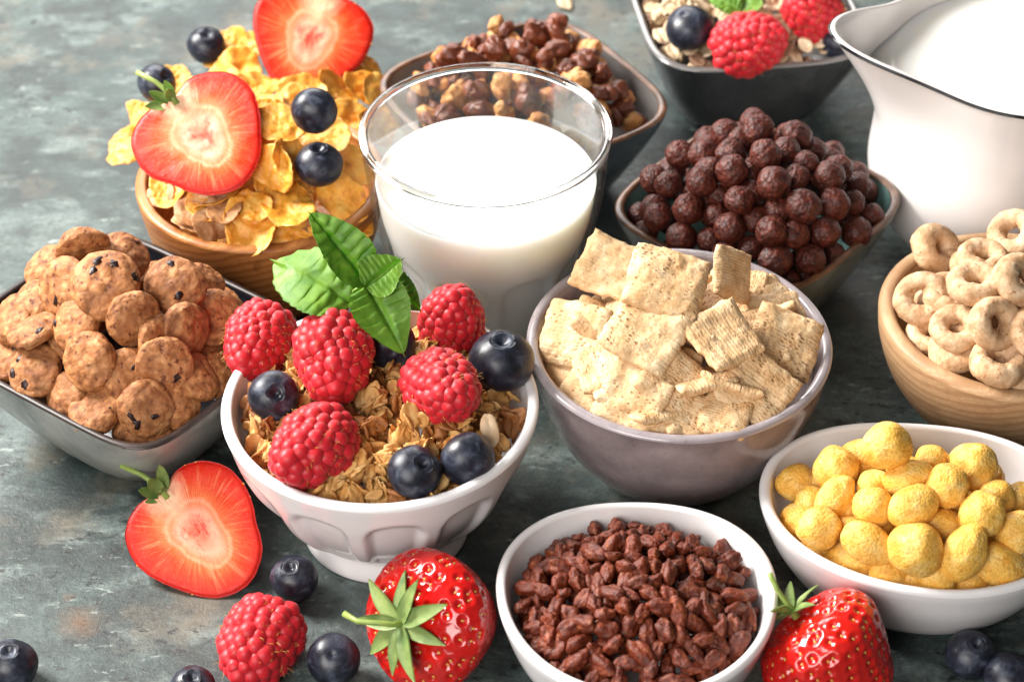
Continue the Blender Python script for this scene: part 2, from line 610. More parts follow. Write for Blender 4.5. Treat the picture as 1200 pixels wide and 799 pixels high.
M['raspberry'] = m_raspberry()
M['blueberry'] = m_blueberry()
M['crown'] = crumb('blueberry_crown', [(0.3, (0.012, 0.012, 0.018)), (0.7, (0.08, 0.09, 0.12))], 4, 0.6, 0.3, 9, 0.03)
M['flesh'] = m_flesh()
M['berry'] = m_berry_skin()
M['seed'] = NT('strawberry_seed').set((0.62, 0.34, 0.07), 0.4)
M['sepal'] = m_leaf('sepal_green', (0.08, 0.15, 0.035), (0.26, 0.33, 0.10), 0.5)
M['stem'] = m_leaf('stem_green', (0.16, 0.24, 0.04), (0.30, 0.36, 0.09))
M['mint'] = m_leaf('mint_green', (0.06, 0.165, 0.008), (0.15, 0.28, 0.02), 0.55)

# cereal
M['cookie'] = crumb('cookie_crumb', [(0.3, (0.29, 0.115, 0.038)), (0.5, (0.48, 0.225, 0.09)), (0.72, (0.68, 0.39, 0.19))], 2.6, 0.6, 0.7, 7, 0.08,
                    speck=((0.15, 0.04, 0.015), 4.5, 0.60, 0.68), vary=0.12, bub=(3.4, 0.7, 0.09, 0.45))
M['chip'] = crumb('dark_chocolate', [(0.3, (0.022, 0.006, 0.005)), (0.7, (0.055, 0.014, 0.01))], 3, 0.4, 0.3, 6, 0.05)
M['chocball'] = crumb('cocoa_ball', [(0.32, (0.080, 0.017, 0.009)), (0.55, (0.155, 0.038, 0.020)), (0.75, (0.26, 0.072, 0.038))], 4.0, 0.52, 0.5, 9, 0.04,
                      speck=((0.016, 0.003, 0.002), 6.0, 0.60, 0.70), spec=0.45, vary=0.12, bub=(6.5, 0.7, 0.06, 0.5))
M['rice'] = crumb('cocoa_rice', [(0.3, (0.13, 0.025, 0.008)), (0.55, (0.24, 0.057, 0.019)), (0.78, (0.44, 0.17, 0.075))], 3.4, 0.52, 0.6, 11, 0.04, spec=0.42, vary=0.22, bub=(9.0, 0.6, 0.04, 0.45))
M['puff'] = crumb('corn_puff', [(0.3, (0.80, 0.44, 0.085)), (0.5, (0.90, 0.58, 0.155)), (0.72, (0.94, 0.72, 0.32))], 2.4, 0.5, 0.5, 9, 0.03,
                  vary=0.06, bub=(12.0, 0.6, 0.035, 0.4))
M['loop'] = crumb('oat_loop', [(0.3, (0.48, 0.29, 0.15)), (0.5, (0.70, 0.49, 0.31)), (0.72, (0.84, 0.66, 0.48))], 2.2, 0.62, 0.8, 7, 0.07,
                  speck=((0.42, 0.2, 0.08), 5.5, 0.60, 0.72), vary=0.07)
M['flake'] = crumb('corn_flake', [(0.3, (0.70, 0.29, 0.03)), (0.5, (0.86, 0.46, 0.08)), (0.72, (0.92, 0.62, 0.19))], 1.8, 0.36, 0.6, 5, 0.08, bub=(3.2, 0.7, 0.10, 0.15),
                   speck=((0.5, 0.17, 0.02), 3.0, 0.62, 0.75), spec=0.5, sss=(0.15, (1, 0.5, 0.1), 0.1), vary=0.1)
M['wheat'] = crumb('wheat_flake', [(0.3, (0.40, 0.17, 0.06)), (0.5, (0.62, 0.36, 0.18)), (0.75, (0.80, 0.60, 0.40))], 1.8, 0.5, 0.6, 6, 0.08, vary=0.12)
M['granola'] = crumb('granola_oat', [(0.3, (0.54, 0.275, 0.085)), (0.5, (0.75, 0.46, 0.185)), (0.75, (0.86, 0.64, 0.34))], 1.6, 0.45, 0.6, 8, 0.06,
                     speck=((0.22, 0.09, 0.03), 4.0, 0.62, 0.74), vary=0.2)
M['granola_dark'] = crumb('granola_dark', [(0.3, (0.30, 0.12, 0.035)), (0.7, (0.50, 0.24, 0.08))], 2.0, 0.5, 0.6, 8, 0.06, vary=0.2)
M['oat'] = crumb('rolled_oat', [(0.3, (0.56, 0.40, 0.24)), (0.5, (0.70, 0.55, 0.38)), (0.75, (0.80, 0.70, 0.54))], 1.8, 0.6, 0.5, 8, 0.05,
                 speck=((0.42, 0.24, 0.12), 4.0, 0.62, 0.76), vary=0.14)
M['oat_dark'] = crumb('raw_grain', [(0.3, (0.26, 0.15, 0.09)), (0.7, (0.44, 0.28, 0.18))], 2.2, 0.6, 0.5, 8, 0.05, vary=0.15)
M['gold_crunch'] = crumb('golden_crunch', [(0.3, (0.46, 0.19, 0.06)), (0.5, (0.64, 0.34, 0.14)), (0.75, (0.78, 0.52, 0.27))], 1.6, 0.45, 0.6, 6, 0.08, vary=0.15)
M['choc_crunch'] = crumb('chocolate_crunch', [(0.3, (0.13, 0.035, 0.013)), (0.55, (0.24, 0.075, 0.030)), (0.78, (0.38, 0.15, 0.07))], 1.8, 0.35, 0.6, 6, 0.08, spec=0.55, vary=0.2)
M['almond'] = crumb('almond_sliver', [(0.3, (0.72, 0.52, 0.33)), (0.7, (0.84, 0.68, 0.50))], 2, 0.5, 0.3, 6, 0.04)


def m_square():
    """Toasted wheat square: rows of little dark pores."""
    t = NT('wheat_square').varied()
    sx = t.n('ShaderNodeSeparateXYZ')
    t.l(t.uv, sx.inputs[0])
    c = t.ramp(t.noise(1.6, 6, 0.6), [(0.3, (0.52, 0.29, 0.12)), (0.5, (0.70, 0.455, 0.235)), (0.72, (0.81, 0.62, 0.39))])
    cv = t.n('ShaderNodeCombineXYZ')
    t.l(t.math('MULTIPLY', sx.outputs[0], 9.0), cv.inputs[0])
    t.l(t.math('MULTIPLY', sx.outputs[1], 17.0), cv.inputs[1])
    t.l(t.math('MULTIPLY', t.rnd, 30.0), cv.inputs[2])
    vor = t.voronoi(1.0, co=cv.outputs[0], rand=0.55)
    pore = t.math('MULTIPLY', t.ramp(vor, [(0.17, 1), (0.34, 0)]), t.ramp(t.noise(1.3, 3), [(0.42, 0), (0.6, 1)]))
    c = t.mix(t.math('MULTIPLY', pore, 0.8), c, (0.36, 0.155, 0.05))
    c = t.mix(t.ramp(t.noise(6, 4, 0.6), [(0.56, 0), (0.68, 0.6)]), c, (0.46, 0.23, 0.09))
    rows = t.math('SINE', t.math('MULTIPLY', sx.outputs[1], 106.0))
    h = t.math('ADD', t.math('MULTIPLY', rows, 0.09), t.math('SUBTRACT', t.noise(8, 5, 0.65), t.math('MULTIPLY', pore, 0.9)))
    return t.set(c, 0.58, t.bump(h, 0.75, 0.06), spec=0.4)


M['square'] = m_square()

# ------------------------------------------------------------------ the table
def build_table():
    n = 60
    v = [((i / n - 0.5) * 180, (j / n - 0.5) * 180 + 10, 0) for j in range(n + 1) for i in range(n + 1)]
    f = grid_faces(n + 1, n + 1, False)
    k = len(v)
    a, b, y0, y1 = -90, 90, -80, 100
    v += [(a, y0, 0), (b, y0, 0), (b, y1, 0), (a, y1, 0), (a, y0, -3), (b, y0, -3), (b, y1, -3), (a, y1, -3)]
    f += [(k + i, k + 4 + i, k + 4 + (i + 1) % 4, k + (i + 1) % 4) for i in range(4)] + [(k + 4, k + 7, k + 6, k + 5)]
    o = obj('table_top', mesh('table_top', v, f, M['slate'], smooth=False))
    o['kind'] = 'structure'


build_table()


# ------------------------------------------------------------------ bowls
def bowl_parts(shape, outer, inner, rim_w, mats, root, n=128, rim_split=True):
    """outer/inner: rows (s, z, sq): s = share of the rim outline, sq = how square it is there. shape(theta, sq) -> radius at s 1.
    Builds the body (outside and inside) and the rim band that joins them."""
    def rad(th, row):
        s, z, q = row
        return s * shape(th, q), z
    po, pi = catmull(outer, 6), catmull(inner, 6)
    vo, fo = shell(po, rad, n, True, False)
    vi, fi = shell(pi, rad, n, False, True)
    b = MB()
    b.add(vo, fo, 0)
    b.add(vi, fi, 1)
    obj('body', b.build('bowl_body', [mats[0], mats[1]]), root)
    # rim: a rounded lip from the last outer row to the first inner row
    so, zo, qo = po[-1]
    si, zi, qi = pi[0]
    rows = []
    for k in range(9):
        a = math.pi * k / 8
        mid, half = (so + si) / 2, (so - si) / 2
        rows.append((mid + half * math.cos(a), zo + (zi - zo) * k / 8 + rim_w * math.sin(a), qo))
    vr, fr = shell(rows, rad, n, False, False)
    obj('rim', mesh('bowl_rim', vr, fr, mats[2]), root)


def thing(name, label, cat, loc, rotz=0.0, group=None):
    o = bpy.data.objects.new(name, None)
    COL.objects.link(o)
    o.location = Vector(loc) * K
    o.rotation_euler = (0, 0, rotz)
    o.empty_display_size = 0.01
    return tag(o, label, cat, group)


def square_bowl(label, cx, cy, a, b, h, rot, mats, base=0.60, sq=4.2):
    t = thing('square_bowl', label, 'bowl', (cx, cy, 0), R(rot))
    sh = lambda th, q: se(th, q, a, b)
    outer = [(base - 0.05, 0.02, 3.0), (base, 0.12, 3.0), (base + 0.1, 0.7, 3.2), (0.86, h * 0.55, sq - 0.5), (0.97, h - 0.5, sq), (1.0, h, sq)]
    w = 0.28 / a
    inner = [(1.0 - w, h, sq), (0.97 - w, h - 0.5, sq), (0.85 - w, h * 0.55, sq - 0.5), (base + 0.05, 0.9, 3), (base - 0.12, 0.5, 3), (0.1, 0.45, 2.5)]
    bowl_parts(sh, outer, inner, 0.09, mats, t)
    return t


def round_bowl(name, label, cx, cy, r, h, mats, outer, inner, rim=0.12, shape=None, rot=0):
    t = thing(name, label, 'bowl', (cx, cy, 0), R(rot))
    bowl_parts(shape or (lambda th, q: r), outer, inner, rim, mats, t)
    return t


COOKIE = (-13.05, -4.6, 5.0, 4.35, 4.0, -36)
NUTS = (0.4, 9.9, 4.75, 4.6, 4.1, 32)
CHOC = (8.9, 3.0, 4.4, 4.3, 4.0, 50.5)
OATS = (9.5, 16.1, 4.5, 4.5, 4.2, 8)
square_bowl('square bowl glazed black inside and mottled grey outside, full of chocolate chip cookies', *COOKIE, (M['cookie_out'], M['black_in'], M['rim_dark']), 0.58, 6.0)
square_bowl('dark square bowl with grey inside and brown rim behind the milk glass', *NUTS, (M['bluegrey_out'], M['grey_in'], M['rim_brown']))
square_bowl('square bowl with teal inside and brown rim holding chocolate balls', *CHOC, (M['grey_out'], M['teal_in'], M['rim_brown']))
square_bowl('near black square bowl heaped with rolled oats beside the jug', *OATS, (M['dark_out'], M['grey_in'], M['grey_in']))

# stoneware bowl of wheat squares
SQ = (5.47, -6.4, 5.0, 5.3)
round_bowl('stoneware_bowl', 'round lilac grey speckled stoneware bowl full of wheat squares', SQ[0], SQ[1], SQ[2], SQ[3], (M['lilac'], M['lilac'], M['lilac_rim']),
           [(0.42, 0.02, 2), (0.47, 0.1, 2), (0.62, 0.75, 2), (0.82, 2.2, 2), (0.95, 4.0, 2), (0.985, 4.9, 2), (1.0, 5.2, 2)],
           [(0.925, 5.2, 2), (0.90, 4.9, 2), (0.86, 3.8, 2), (0.7, 1.8, 2), (0.4, 0.7, 2), (0.05, 0.5, 2)], 0.14)

# pale wooden bowl of loops
LP = (17.0, -3.9, 4.6, 4.5)
round_bowl('wooden_bowl', 'pale turned wooden bowl holding oat loops', LP[0], LP[1], LP[2], LP[3], (M['wood_pale'], M['wood_pale'], M['wood_pale']),
           [(0.42, 0.02, 2), (0.5, 0.1, 2), (0.68, 0.8, 2), (0.87, 2.1, 2), (0.97, 3.4, 2), (0.995, 4.3, 2)],
           [(0.88, 4.4, 2), (0.87, 4.0, 2), (0.80, 2.9, 2), (0.6, 1.5, 2), (0.35, 0.9, 2), (0.05, 0.7, 2)], 0.18)

# olive wood bowl of corn flakes
CF = (-9.05, 3.25, 4.5, 5.0)
round_bowl('wooden_bowl', 'orange olive wood bowl with dark grain, heaped with corn flakes', CF[0], CF[1], CF[2], CF[3], (M['wood_olive'], M['wood_olive'], M['wood_olive']),
           [(0.45, 0.02, 2), (0.52, 0.1, 2), (0.74, 1.1, 2), (0.9, 2.6, 2), (0.98, 4.2, 2), (1.0, 4.9, 2)],
           [(0.91, 4.95, 2), (0.9, 4.5, 2), (0.86, 3.3, 2), (0.68, 1.6, 2), (0.4, 0.9, 2), (0.05, 0.8, 2)], 0.12)

# two white organic bowls
RB = (3.75, -16.15, 4.22, 3.4)
PB = (12.85, -12.15, 5.05, 3.3)


def organic(a, b, k3, ph, q=2.15):
    return lambda th, s: se(th, q, a, b) * (1 + k3 * math.cos(3 * (th - ph)))


OUT = lambda h: [(0.5, 0.02, 2), (0.57, 0.1, 2), (0.74, 0.6, 2), (0.9, h * 0.55, 2), (0.98, h - 0.45, 2), (1.0, h - 0.05, 2)]
INN = lambda h: [(0.925, h, 2), (0.90, h - 0.4, 2), (0.83, h * 0.55, 2), (0.66, 0.8, 2), (0.4, 0.45, 2), (0.05, 0.4, 2)]
round_bowl('porcelain_bowl', 'smooth white rounded triangular bowl full of brown chocolate rice', RB[0], RB[1], RB[2], RB[3], (M['white'],) * 3, OUT(3.4), INN(3.4), 0.16, organic(4.22, 4.1, 0.025, R(-90)))
round_bowl('porcelain_bowl', 'smooth white oval bowl full of yellow corn puffs', PB[0], PB[1], PB[2], PB[3], (M['white'],) * 3, OUT(3.3), INN(3.3), 0.16, organic(5.05, 3.9, 0.02, R(160)), -8)

# white footed bowl with arched panels pressed into its side
GB = (-4.16, -9.66, 5.04, 5.5)


def build_footed_bowl():
    t = thing('footed_bowl', 'white footed bowl with arched facets, filled with granola and berries', 'bowl', (GB[0], GB[1], 0))
    prof = catmull([(2.55, 0.95), (2.9, 1.15), (3.55, 1.8), (4.2, 2.8), (4.68, 4.0), (4.93, 5.0), (5.0, 5.35)], 10)
    NP = 12

    def rad(th, row):
        r, z = row
        a = ((th / (2 * math.pi) * NP + 0.25) % 1.0) * 2 - 1          # -1..1 across one panel
        top = 4.65 + 0.75 * math.sqrt(max(0.0, 1 - (a / 0.86) ** 2)) - 0.75
        e = min(1.0, max(0.0, (0.86 - abs(a)) / 0.3)) * min(1.0, max(0.0, (top - z) / 0.45)) * min(1.0, max(0.0, (z - 1.15) / 0.6))
        e = e * e * (3 - 2 * e)
        return r - 0.24 * e, z
    vo, fo = shell(prof, rad, 320, True)
    pi = catmull([(4.68, 5.4), (4.6, 5.0), (4.4, 4.2), (3.8, 2.9), (2.8, 1.7), (1.6, 1.25), (0.1, 1.2)], 8)
    vi, fi = shell(pi, lambda th, r: (r[0], r[1]), 160, False, True)
    b = MB()
    b.add(vo, fo)
    b.add(vi, fi)
    obj('body', b.build('footed_bowl_body', M['white']), t)
    rows = [(4.84 + 0.18 * math.cos(math.pi * k / 8), 5.35 + 0.05 * k / 8 + 0.12 * math.sin(math.pi * k / 8)) for k in range(9)]
    vr, fr = shell(rows, lambda th, r: (r[0], r[1]), 160, False)
    obj('rim', mesh('footed_bowl_rim', vr, fr, M['white']), t)
    pf = catmull([(2.1, 0.12), (2.55, 0.02), (2.72, 0.06), (2.72, 0.3), (2.6, 0.7), (2.62, 0.96)], 6)
    vf, ff = shell(pf, lambda th, r: (r[0], r[1]), 120, True, True)
    obj('foot', mesh('footed_bowl_foot', vf, ff, M['white']), t)


build_footed_bowl()


# ------------------------------------------------------------------ milk glass
GL = (-0.9, 0.38)


def build_glass():
    t = thing('drinking_glass', 'clear faceted drinking glass three quarters full of milk', 'glass', (GL[0], GL[1], 0))
    NP = 9

    def facet(th, z, depth):
        a = ((th / (2 * math.pi) * NP + 0.1) % 1.0) * 2 - 1
        top = 4.9 + 0.9 * math.sqrt(max(0.0, 1 - (a / 0.95) ** 2)) - 0.9
        e = min(1.0, max(0.0, (0.95 - abs(a)) / 0.3)) * min(1.0, max(0.0, (top - z) / 0.35)) * min(1.0, max(0.0, (z - 0.25) / 0.5))
        return depth * e * e * (3 - 2 * e)
    po = catmull([(2.7, 0.03), (2.95, 0.06), (3.08, 0.3), (3.25, 1.5), (3.6, 4.2), (3.92, 5.6), (4.12, 7.2), (4.26, 8.6), (4.29, 8.82)], 9)
    vo, fo = shell(po, lambda th, r: (r[0] - facet(th, r[1], 0.16), r[1]), 288, True)
    pi = catmull([(4.02, 8.82), (3.98, 8.6), (3.80, 7.2), (3.60, 5.6), (3.28, 4.2), (2.90, 1.5), (2.70, 0.9), (2.3, 0.75), (0.1, 0.7)], 9)
    vi, fi = shell(pi, lambda th, r: (r[0] - facet(th, r[1], 0.12), r[1]), 288, False, True)
    b = MB()
    b.add(vo, fo)
    b.add(vi, fi)
    obj('wall', b.build('glass_wall', M['glass_wall']), t)
    rows = []
    for k in range(17):
        a = 2 * math.pi * k / 16
        rows.append((4.17 + 0.155 * math.cos(a), 8.84 + 0.14 * math.sin(a)))
    vr, fr = shell(rows, lambda th, r: (r[0], r[1]), 160, False)
    obj('rim', mesh('glass_rim', vr, fr, M['glass']), t)
    mp = catmull([(0.1, 0.73), (2.3, 0.78), (2.74, 0.92), (2.94, 1.5), (3.32, 4.2), (3.64, 5.6), (3.775, 6.55), (3.82, 6.94)], 9)
    mr = [(p[0], p[1]) for p in mp] + [(3.80, 6.97), (3.72, 6.93), (3.5, 6.9), (2.0, 6.89), (0.05, 6.89)]
    vm, fm = shell(mr, lambda th, r: (r[0] - facet(th, r[1], 0.12) * (1 if r[1] < 6 else 0), r[1]), 288, True, True)
    tag(obj('milk', mesh('glass_milk', vm, fm, M['milk']), loc=(GL[0], GL[1], 0)), 'white milk standing in the clear drinking glass', 'milk')


build_glass()

# ------------------------------------------------------------------ milk jug
JG = (18.6, 6.6)


def build_jug():
    t = thing('milk_jug', 'white porcelain milk jug with pulled spout and thin black rim line', 'jug', (JG[0], JG[1], 0))
    sp = math.pi + 0.18                           # where the spout points

    def bump_(th, w):
        d = (th - sp + math.pi) % (2 * math.pi) - math.pi
        return math.exp(-(d / w) ** 2)

    def rad(th, row, off=0.0):
        r, z = row
        k = max(0.0, (z - 4.4) / 4.2)
        r2 = r - off + 2.35 * bump_(th, 0.40) * k ** 2.0 - 0.06 * (bump_(th - 0.75, 0.35) + bump_(th + 0.75, 0.35)) * k
        z2 = z + (1.1 * bump_(th, 0.5)) * k ** 3
        return r2, z2
    prof = catmull([(3.1, 0.02), (3.5, 0.12), (4.6, 1.4), (5.15, 3.0), (5.12, 4.6), (5.0, 6.0), (4.95, 7.2), (5.02, 8.3), (5.06, 8.6)], 8)
    vo, fo = shell(prof, rad, 192, True)
    ip = catmull([(5.06, 8.6), (5.02, 8.3), (4.95, 7.2), (5.0, 6.0), (5.05, 4.6), (4.6, 2.5), (3.0, 0.6), (0.4, 0.5)], 8)
    vi, fi = shell(ip, lambda th, r: rad(th, r, 0.24), 192, False, True)
    b = MB()
    b.add(vo, fo)
    b.add(vi, fi)
    obj('body', b.build('jug_body', M['jug']), t)
    rows = []
    for k in range(9):
        a = math.pi * k / 8
        rows.append((0.12 * math.cos(a) - 0.12, 0.07 * math.sin(a)))
    v = []
    n = 192
    for dr, dz in rows:
        for i in range(n):
            th = 2 * math.pi * i / n
            r, z = rad(th, (5.06, 8.6))
            v.append(((r + dr) * math.cos(th), (r + dr) * math.sin(th), z + dz))
    fr = grid_faces(n, 9)
    mi = [1 if j // n < 2 else 0 for j in range(len(fr))]
    obj('rim', mesh('jug_rim', v, fr, [M['jug'], M['black_line']], mi), t)
    # a thin dark line just under the lip
    line = []
    for i in range(n + 1):
        th = 2 * math.pi * i / n
        r, z = rad(th, (5.06, 8.6))
        line.append(((r + 0.012) * math.cos(th), (r + 0.012) * math.sin(th), z - 0.01))
    vl, fl = tube(line, 0.045, 6)
    obj('rim_line', mesh('jug_rim_line', vl, fl, M['black_line']), t)
    mr = [(0.05, 0.7), (3.0, 0.9), (4.45, 2.5), (4.82, 4.6), (4.8, 6.0), (4.76, 7.2), (4.80, 7.75)]
    pm = catmull(mr, 6) + [np.array((4.6, 7.79)), np.array((2.0, 7.77)), np.array((0.05, 7.77))]
    _tab = {}

    def against(th, row):
        # the milk reaches the inside of the wall wherever the spout pushes it out
        r, z = row
        if r < 4.7 or z < 3.5:
            return r, z
        if th not in _tab:
            q = [rad(th, p, 0.24) for p in ip if p[1] > 0.55]
            q.sort(key=lambda t_: t_[1])
            _tab[th] = ([t_[1] for t_ in q], [t_[0] for t_ in q])
        return float(np.interp(z, *_tab[th])) + 0.04, z
    vm, fm = shell(pm, against, 160, True, True)
    tag(obj('milk', mesh('jug_milk', vm, fm, M['milk']), loc=(JG[0], JG[1], 0)), 'milk filling the white jug to just under its rim', 'milk')


build_jug()


# ------------------------------------------------------------------ fruit
def make_raspberry_mesh(seed):
    """Drupelets ringed round a hollow cone, tip at +Z, about 1 wide and 1.1 tall (radius units)."""
    rng = random.Random(seed)
    b = MB()
    v0, f0 = ico(3)
    rows = [(-0.80, 0.72), (-0.56, 0.80), (-0.31, 0.82), (-0.06, 0.79), (0.18, 0.72), (0.41, 0.62), (0.62, 0.48), (0.80, 0.29), (0.91, 0.0)]
    for j, (z, r) in enumerate(rows):
        n = max(1, round(2 * math.pi * r / 0.305))
        for i in range(n):
            th = 2 * math.pi * (i + 0.5 * (j % 2)) / n + rng.uniform(-0.06, 0.06)
            zz = z + rng.uniform(-0.045, 0.045)
            out = Vector((math.cos(th) * max(r, 0.001), math.sin(th) * max(r, 0.001), zz * 0.45)).normalized()
            rr = r - 0.03 + rng.uniform(-0.03, 0.03)
            c = Vector((rr * math.cos(th), rr * math.sin(th), zz))
            s = 0.25 * rng.uniform(0.84, 1.14)
            q = out.to_track_quat('Z', 'Y').to_matrix()
            mt = Matrix.Translation(c) @ (q @ Matrix.Diagonal((s, s * 1.02, s * 1.05))).to_4x4()
            sd = rng.random() * 50
            b.add([p * (1 + 0.05 * nz(p, 1.6, sd)) for p in v0], f0, 0, mt)
    # the inner cup, seen at the open end
    pr = [(0.62, -0.86), (0.5, -0.80), (0.36, -0.3), (0.2, 0.2), (0.05, 0.35)]
    v, f = shell(pr, lambda th, r: (r[0], r[1]), 24, False, True)
    b.add(v, f)
    v, f = blob(0.74, 0.74, 0.86, 3, [(0.03, 2)], seed)
    v = [Vector((p.x, p.y, max(p.z, -0.72))) for p in v]
    b.add(v, f)
    # short pale hairs (pistils)
    for _ in range(130):
        th, z = rng.uniform(0, 6.283), rng.uniform(-0.8, 0.85)
        r = 1.0 * math.sqrt(max(0.05, 1 - ((z + 0.15) / 1.2) ** 2))
        p = Vector((r * math.cos(th), r * math.sin(th), z)) * 0.98
        d = (p.normalized() + Vector((rng.gauss(0, .5), rng.gauss(0, .5), rng.gauss(0, .5)))).normalized()
        v, f = tube([p, p + d * 0.09, p + d * 0.15 + Vector((0, 0, 0.04))], [0.008, 0.006, 0.003], 3)
        b.add(v, f, 1)
    return b.build('raspberry', [M['raspberry'], M['seed']])


RASP = [make_raspberry_mesh(s) for s in (3, 8, 21)]


def raspberry(label, pos, tip, r, k=0, spin=90, group=None):
    o = obj('raspberry', RASP[k % 3], loc=pos, rot=frame(Vector(tip), spin), scale=(r, r, r * 1.06))
    return tag(o, label, 'raspberry', group)


def make_blueberry_mesh(seed, star=True):
    n, rows = 72, 44
    v = [Vector((0, 0, 0.80))]
    for j in range(1, rows):
        t = math.pi * j / rows
        for i in range(n):
            th = 2 * math.pi * i / n
            d = 1.0
            if star:
                d -= 0.22 * math.exp(-(t / 0.2) ** 4)
                d += 0.02 * math.exp(-((t - 0.34) / 0.1) ** 2)
            else:
                d -= 0.10 * math.exp(-(t / 0.13) ** 2)
            p = Vector((math.sin(t) * math.cos(th), math.sin(t) * math.sin(th), math.cos(t) * 0.88))
            d += 0.035 * nz(p, 1.3, seed)
            v.append(p * d)
    v.append(Vector((0, 0, -0.86)))
    f = []
    for i in range(n):
        f.append((0, 1 + i, 1 + (i + 1) % n))
    for j in range(rows - 2):
        for i in range(n):
            a, b = 1 + j * n + i, 1 + j * n + (i + 1) % n
            f.append((a, a + n, b + n, b))
    k = 1 + (rows - 2) * n
    for i in range(n):
        f.append((k + i, len(v) - 1, k + (i + 1) % n))
    v[0].z = 0.68 if star else 0.79
    return mesh('blueberry', v, f, M['blueberry'])


def make_crown_mesh(seed):
    """The five-lobed calyx ring that stands round the pit."""
    rng = random.Random(seed)
    n = 80
    ph = [rng.uniform(-0.15, 0.15) for _ in range(5)]
    hh = [rng.uniform(0.75, 1.2) for _ in range(5)]
    v = []
    prof = [(0.36, 0.0), (0.355, 0.45), (0.37, 0.85), (0.36, 1.0), (0.33, 0.85), (0.30, 0.4), (0.24, -0.8), (0.12, -1.6), (0.02, -1.7)]
    for r, h in prof:
        for i in range(n):
            th = 2 * math.pi * i / n
            a = th / (2 * math.pi) * 5
            k = int(a) % 5
            lobe = abs(math.sin(math.pi * (a + ph[k] * math.sin(math.pi * (a % 1))))) ** 0.6 * hh[k]
            rr = r * (1 + 0.16 * (1 - lobe) * (-1 if h > 0.3 else 0)) + (0.05 * lobe if h > 0.5 else 0)
            z = 0.80 + 0.075 * h * (0.35 + 0.85 * lobe if h > 0 else 1) + 0.012 * nz((math.cos(th), math.sin(th), h), 4, seed)
            v.append((rr * math.cos(th), rr * math.sin(th), z))
    f = grid_faces(n, len(prof))
    return mesh('blueberry_crown', v, f, M['crown'])


BLUE = [make_blueberry_mesh(2), make_blueberry_mesh(5), make_blueberry_mesh(9, False)]
CROWN = [make_crown_mesh(1), make_crown_mesh(6)]


def blueberry(label, pos, crown, r, k=0, spin=90, group=None):
    o = obj('blueberry', BLUE[k], loc=pos, rot=frame(Vector(crown), spin), scale=r)
    if k < 2:
        obj('crown', CROWN[k], o)
    return tag(o, label, 'blueberry', group)


def make_leaf_mesh(name, L, wd, mat, curl=0.3, fold=0.25, teeth=0, veins=7, vein_h=0.05, seed=0, nu=48, nv=25, thick=0.03, tipw=1.0, twist=0.0):
    """A blade along +Y from the origin, normal +Z; curl bends the tip down, fold lifts the sides."""
    top = []
    for j in range(nu):
        t = j / (nu - 1)
        w = wd * 0.5 * (math.sin(math.pi * min(1, t ** 0.85)) ** (0.75 if tipw > 0.7 else 0.6)) * (1 - 0.25 * t * tipw)
        if teeth:
            w *= 1 + 0.055 * (abs(((t * teeth) % 1) - 0.3) - 0.3)
        w = max(w, 0.012 * wd)
        a = curl * t
        y = L * (math.sin(a) / curl if abs(curl) > 1e-3 else t)
        zc = -L * ((1 - math.cos(a)) / curl if abs(curl) > 1e-3 else 0)
        for i in range(nv):
            s = 2 * i / (nv - 1) - 1
            x = s * w
            q = abs(s)
            h = fold * wd * 0.5 * q ** 1.4 * (w / (0.5 * wd))
            ph = (t * veins - q * 0.9)
            h += vein_h * (abs(math.sin(math.pi * ph)) ** 0.6 - 0.5) * min(1, 3 * q) * min(1, w / (0.3 * wd)) * (1 - 0.5 * q)
            h -= vein_h * 1.3 * math.exp(-(s * 9) ** 2)
            h += 0.06 * wd * nz((x / wd, t * 2, 0), 2.0, seed) + 0.03 * wd * nz((x / wd, t * 2, 0), 6.0, seed + 3)
            tw = twist * t
            top.append(Vector((x * math.cos(tw) - h * math.sin(tw) * 0, y - h * math.sin(a), zc + h * math.cos(a) + x * math.sin(tw))))
    n = len(top)
    v = top + [p - Vector((0, 0, thick)) for p in top]
    f = []
    for j in range(nu - 1):
        for i in range(nv - 1):
            a = j * nv + i
            f.append((a, a + 1, a + nv + 1, a + nv))
            f.append((n + a, n + a + nv, n + a + nv + 1, n + a + 1))
    edge = [j * nv for j in range(nu)] + [(nu - 1) * nv + i for i in range(1, nv)] + [j * nv + nv - 1 for j in range(nu - 2, -1, -1)] + list(range(nv - 2, 0, -1))
    for a, b in zip(edge, edge[1:] + edge[:1]):
        f.append((a, n + a, n + b, b))
    return mesh(name, v, f, mat)


def leaf_rot(base, tip, nrm):
    y = (Vector(tip) - Vector(base)).normalized()
    n = Vector(nrm) - y * Vector(nrm).dot(y)
    n.normalize()
    return Matrix((y.cross(n), y, n)).transposed()


SEPAL = [make_leaf_mesh('sepal', 1.25, 0.42, M['sepal'], 0.5, 0.25, 0, 0, 0.0, s, 18, 7, 0.03, 1.2) for s in (1, 2)]
SEPAL_UP = make_leaf_mesh('sepal', 1.0, 0.4, M['sepal'], -0.9, 0.3, 0, 0, 0.0, 3, 18, 7, 0.03, 1.2)


def berry_radius(t):
    """Whole strawberry outline: t 0 at the calyx, 1 at the tip."""
    return [0.0, 1.0][0] + math.sqrt(max(0.0, 1 - (1 - min(1, t / 0.36)) ** 2.2)) * (1 - 0.62 * max(0, (t - 0.30) / 0.7) ** 1.35) * (math.sqrt(max(0.0, 1 - max(0, (t - 0.72) / 0.28) ** 2.4)))


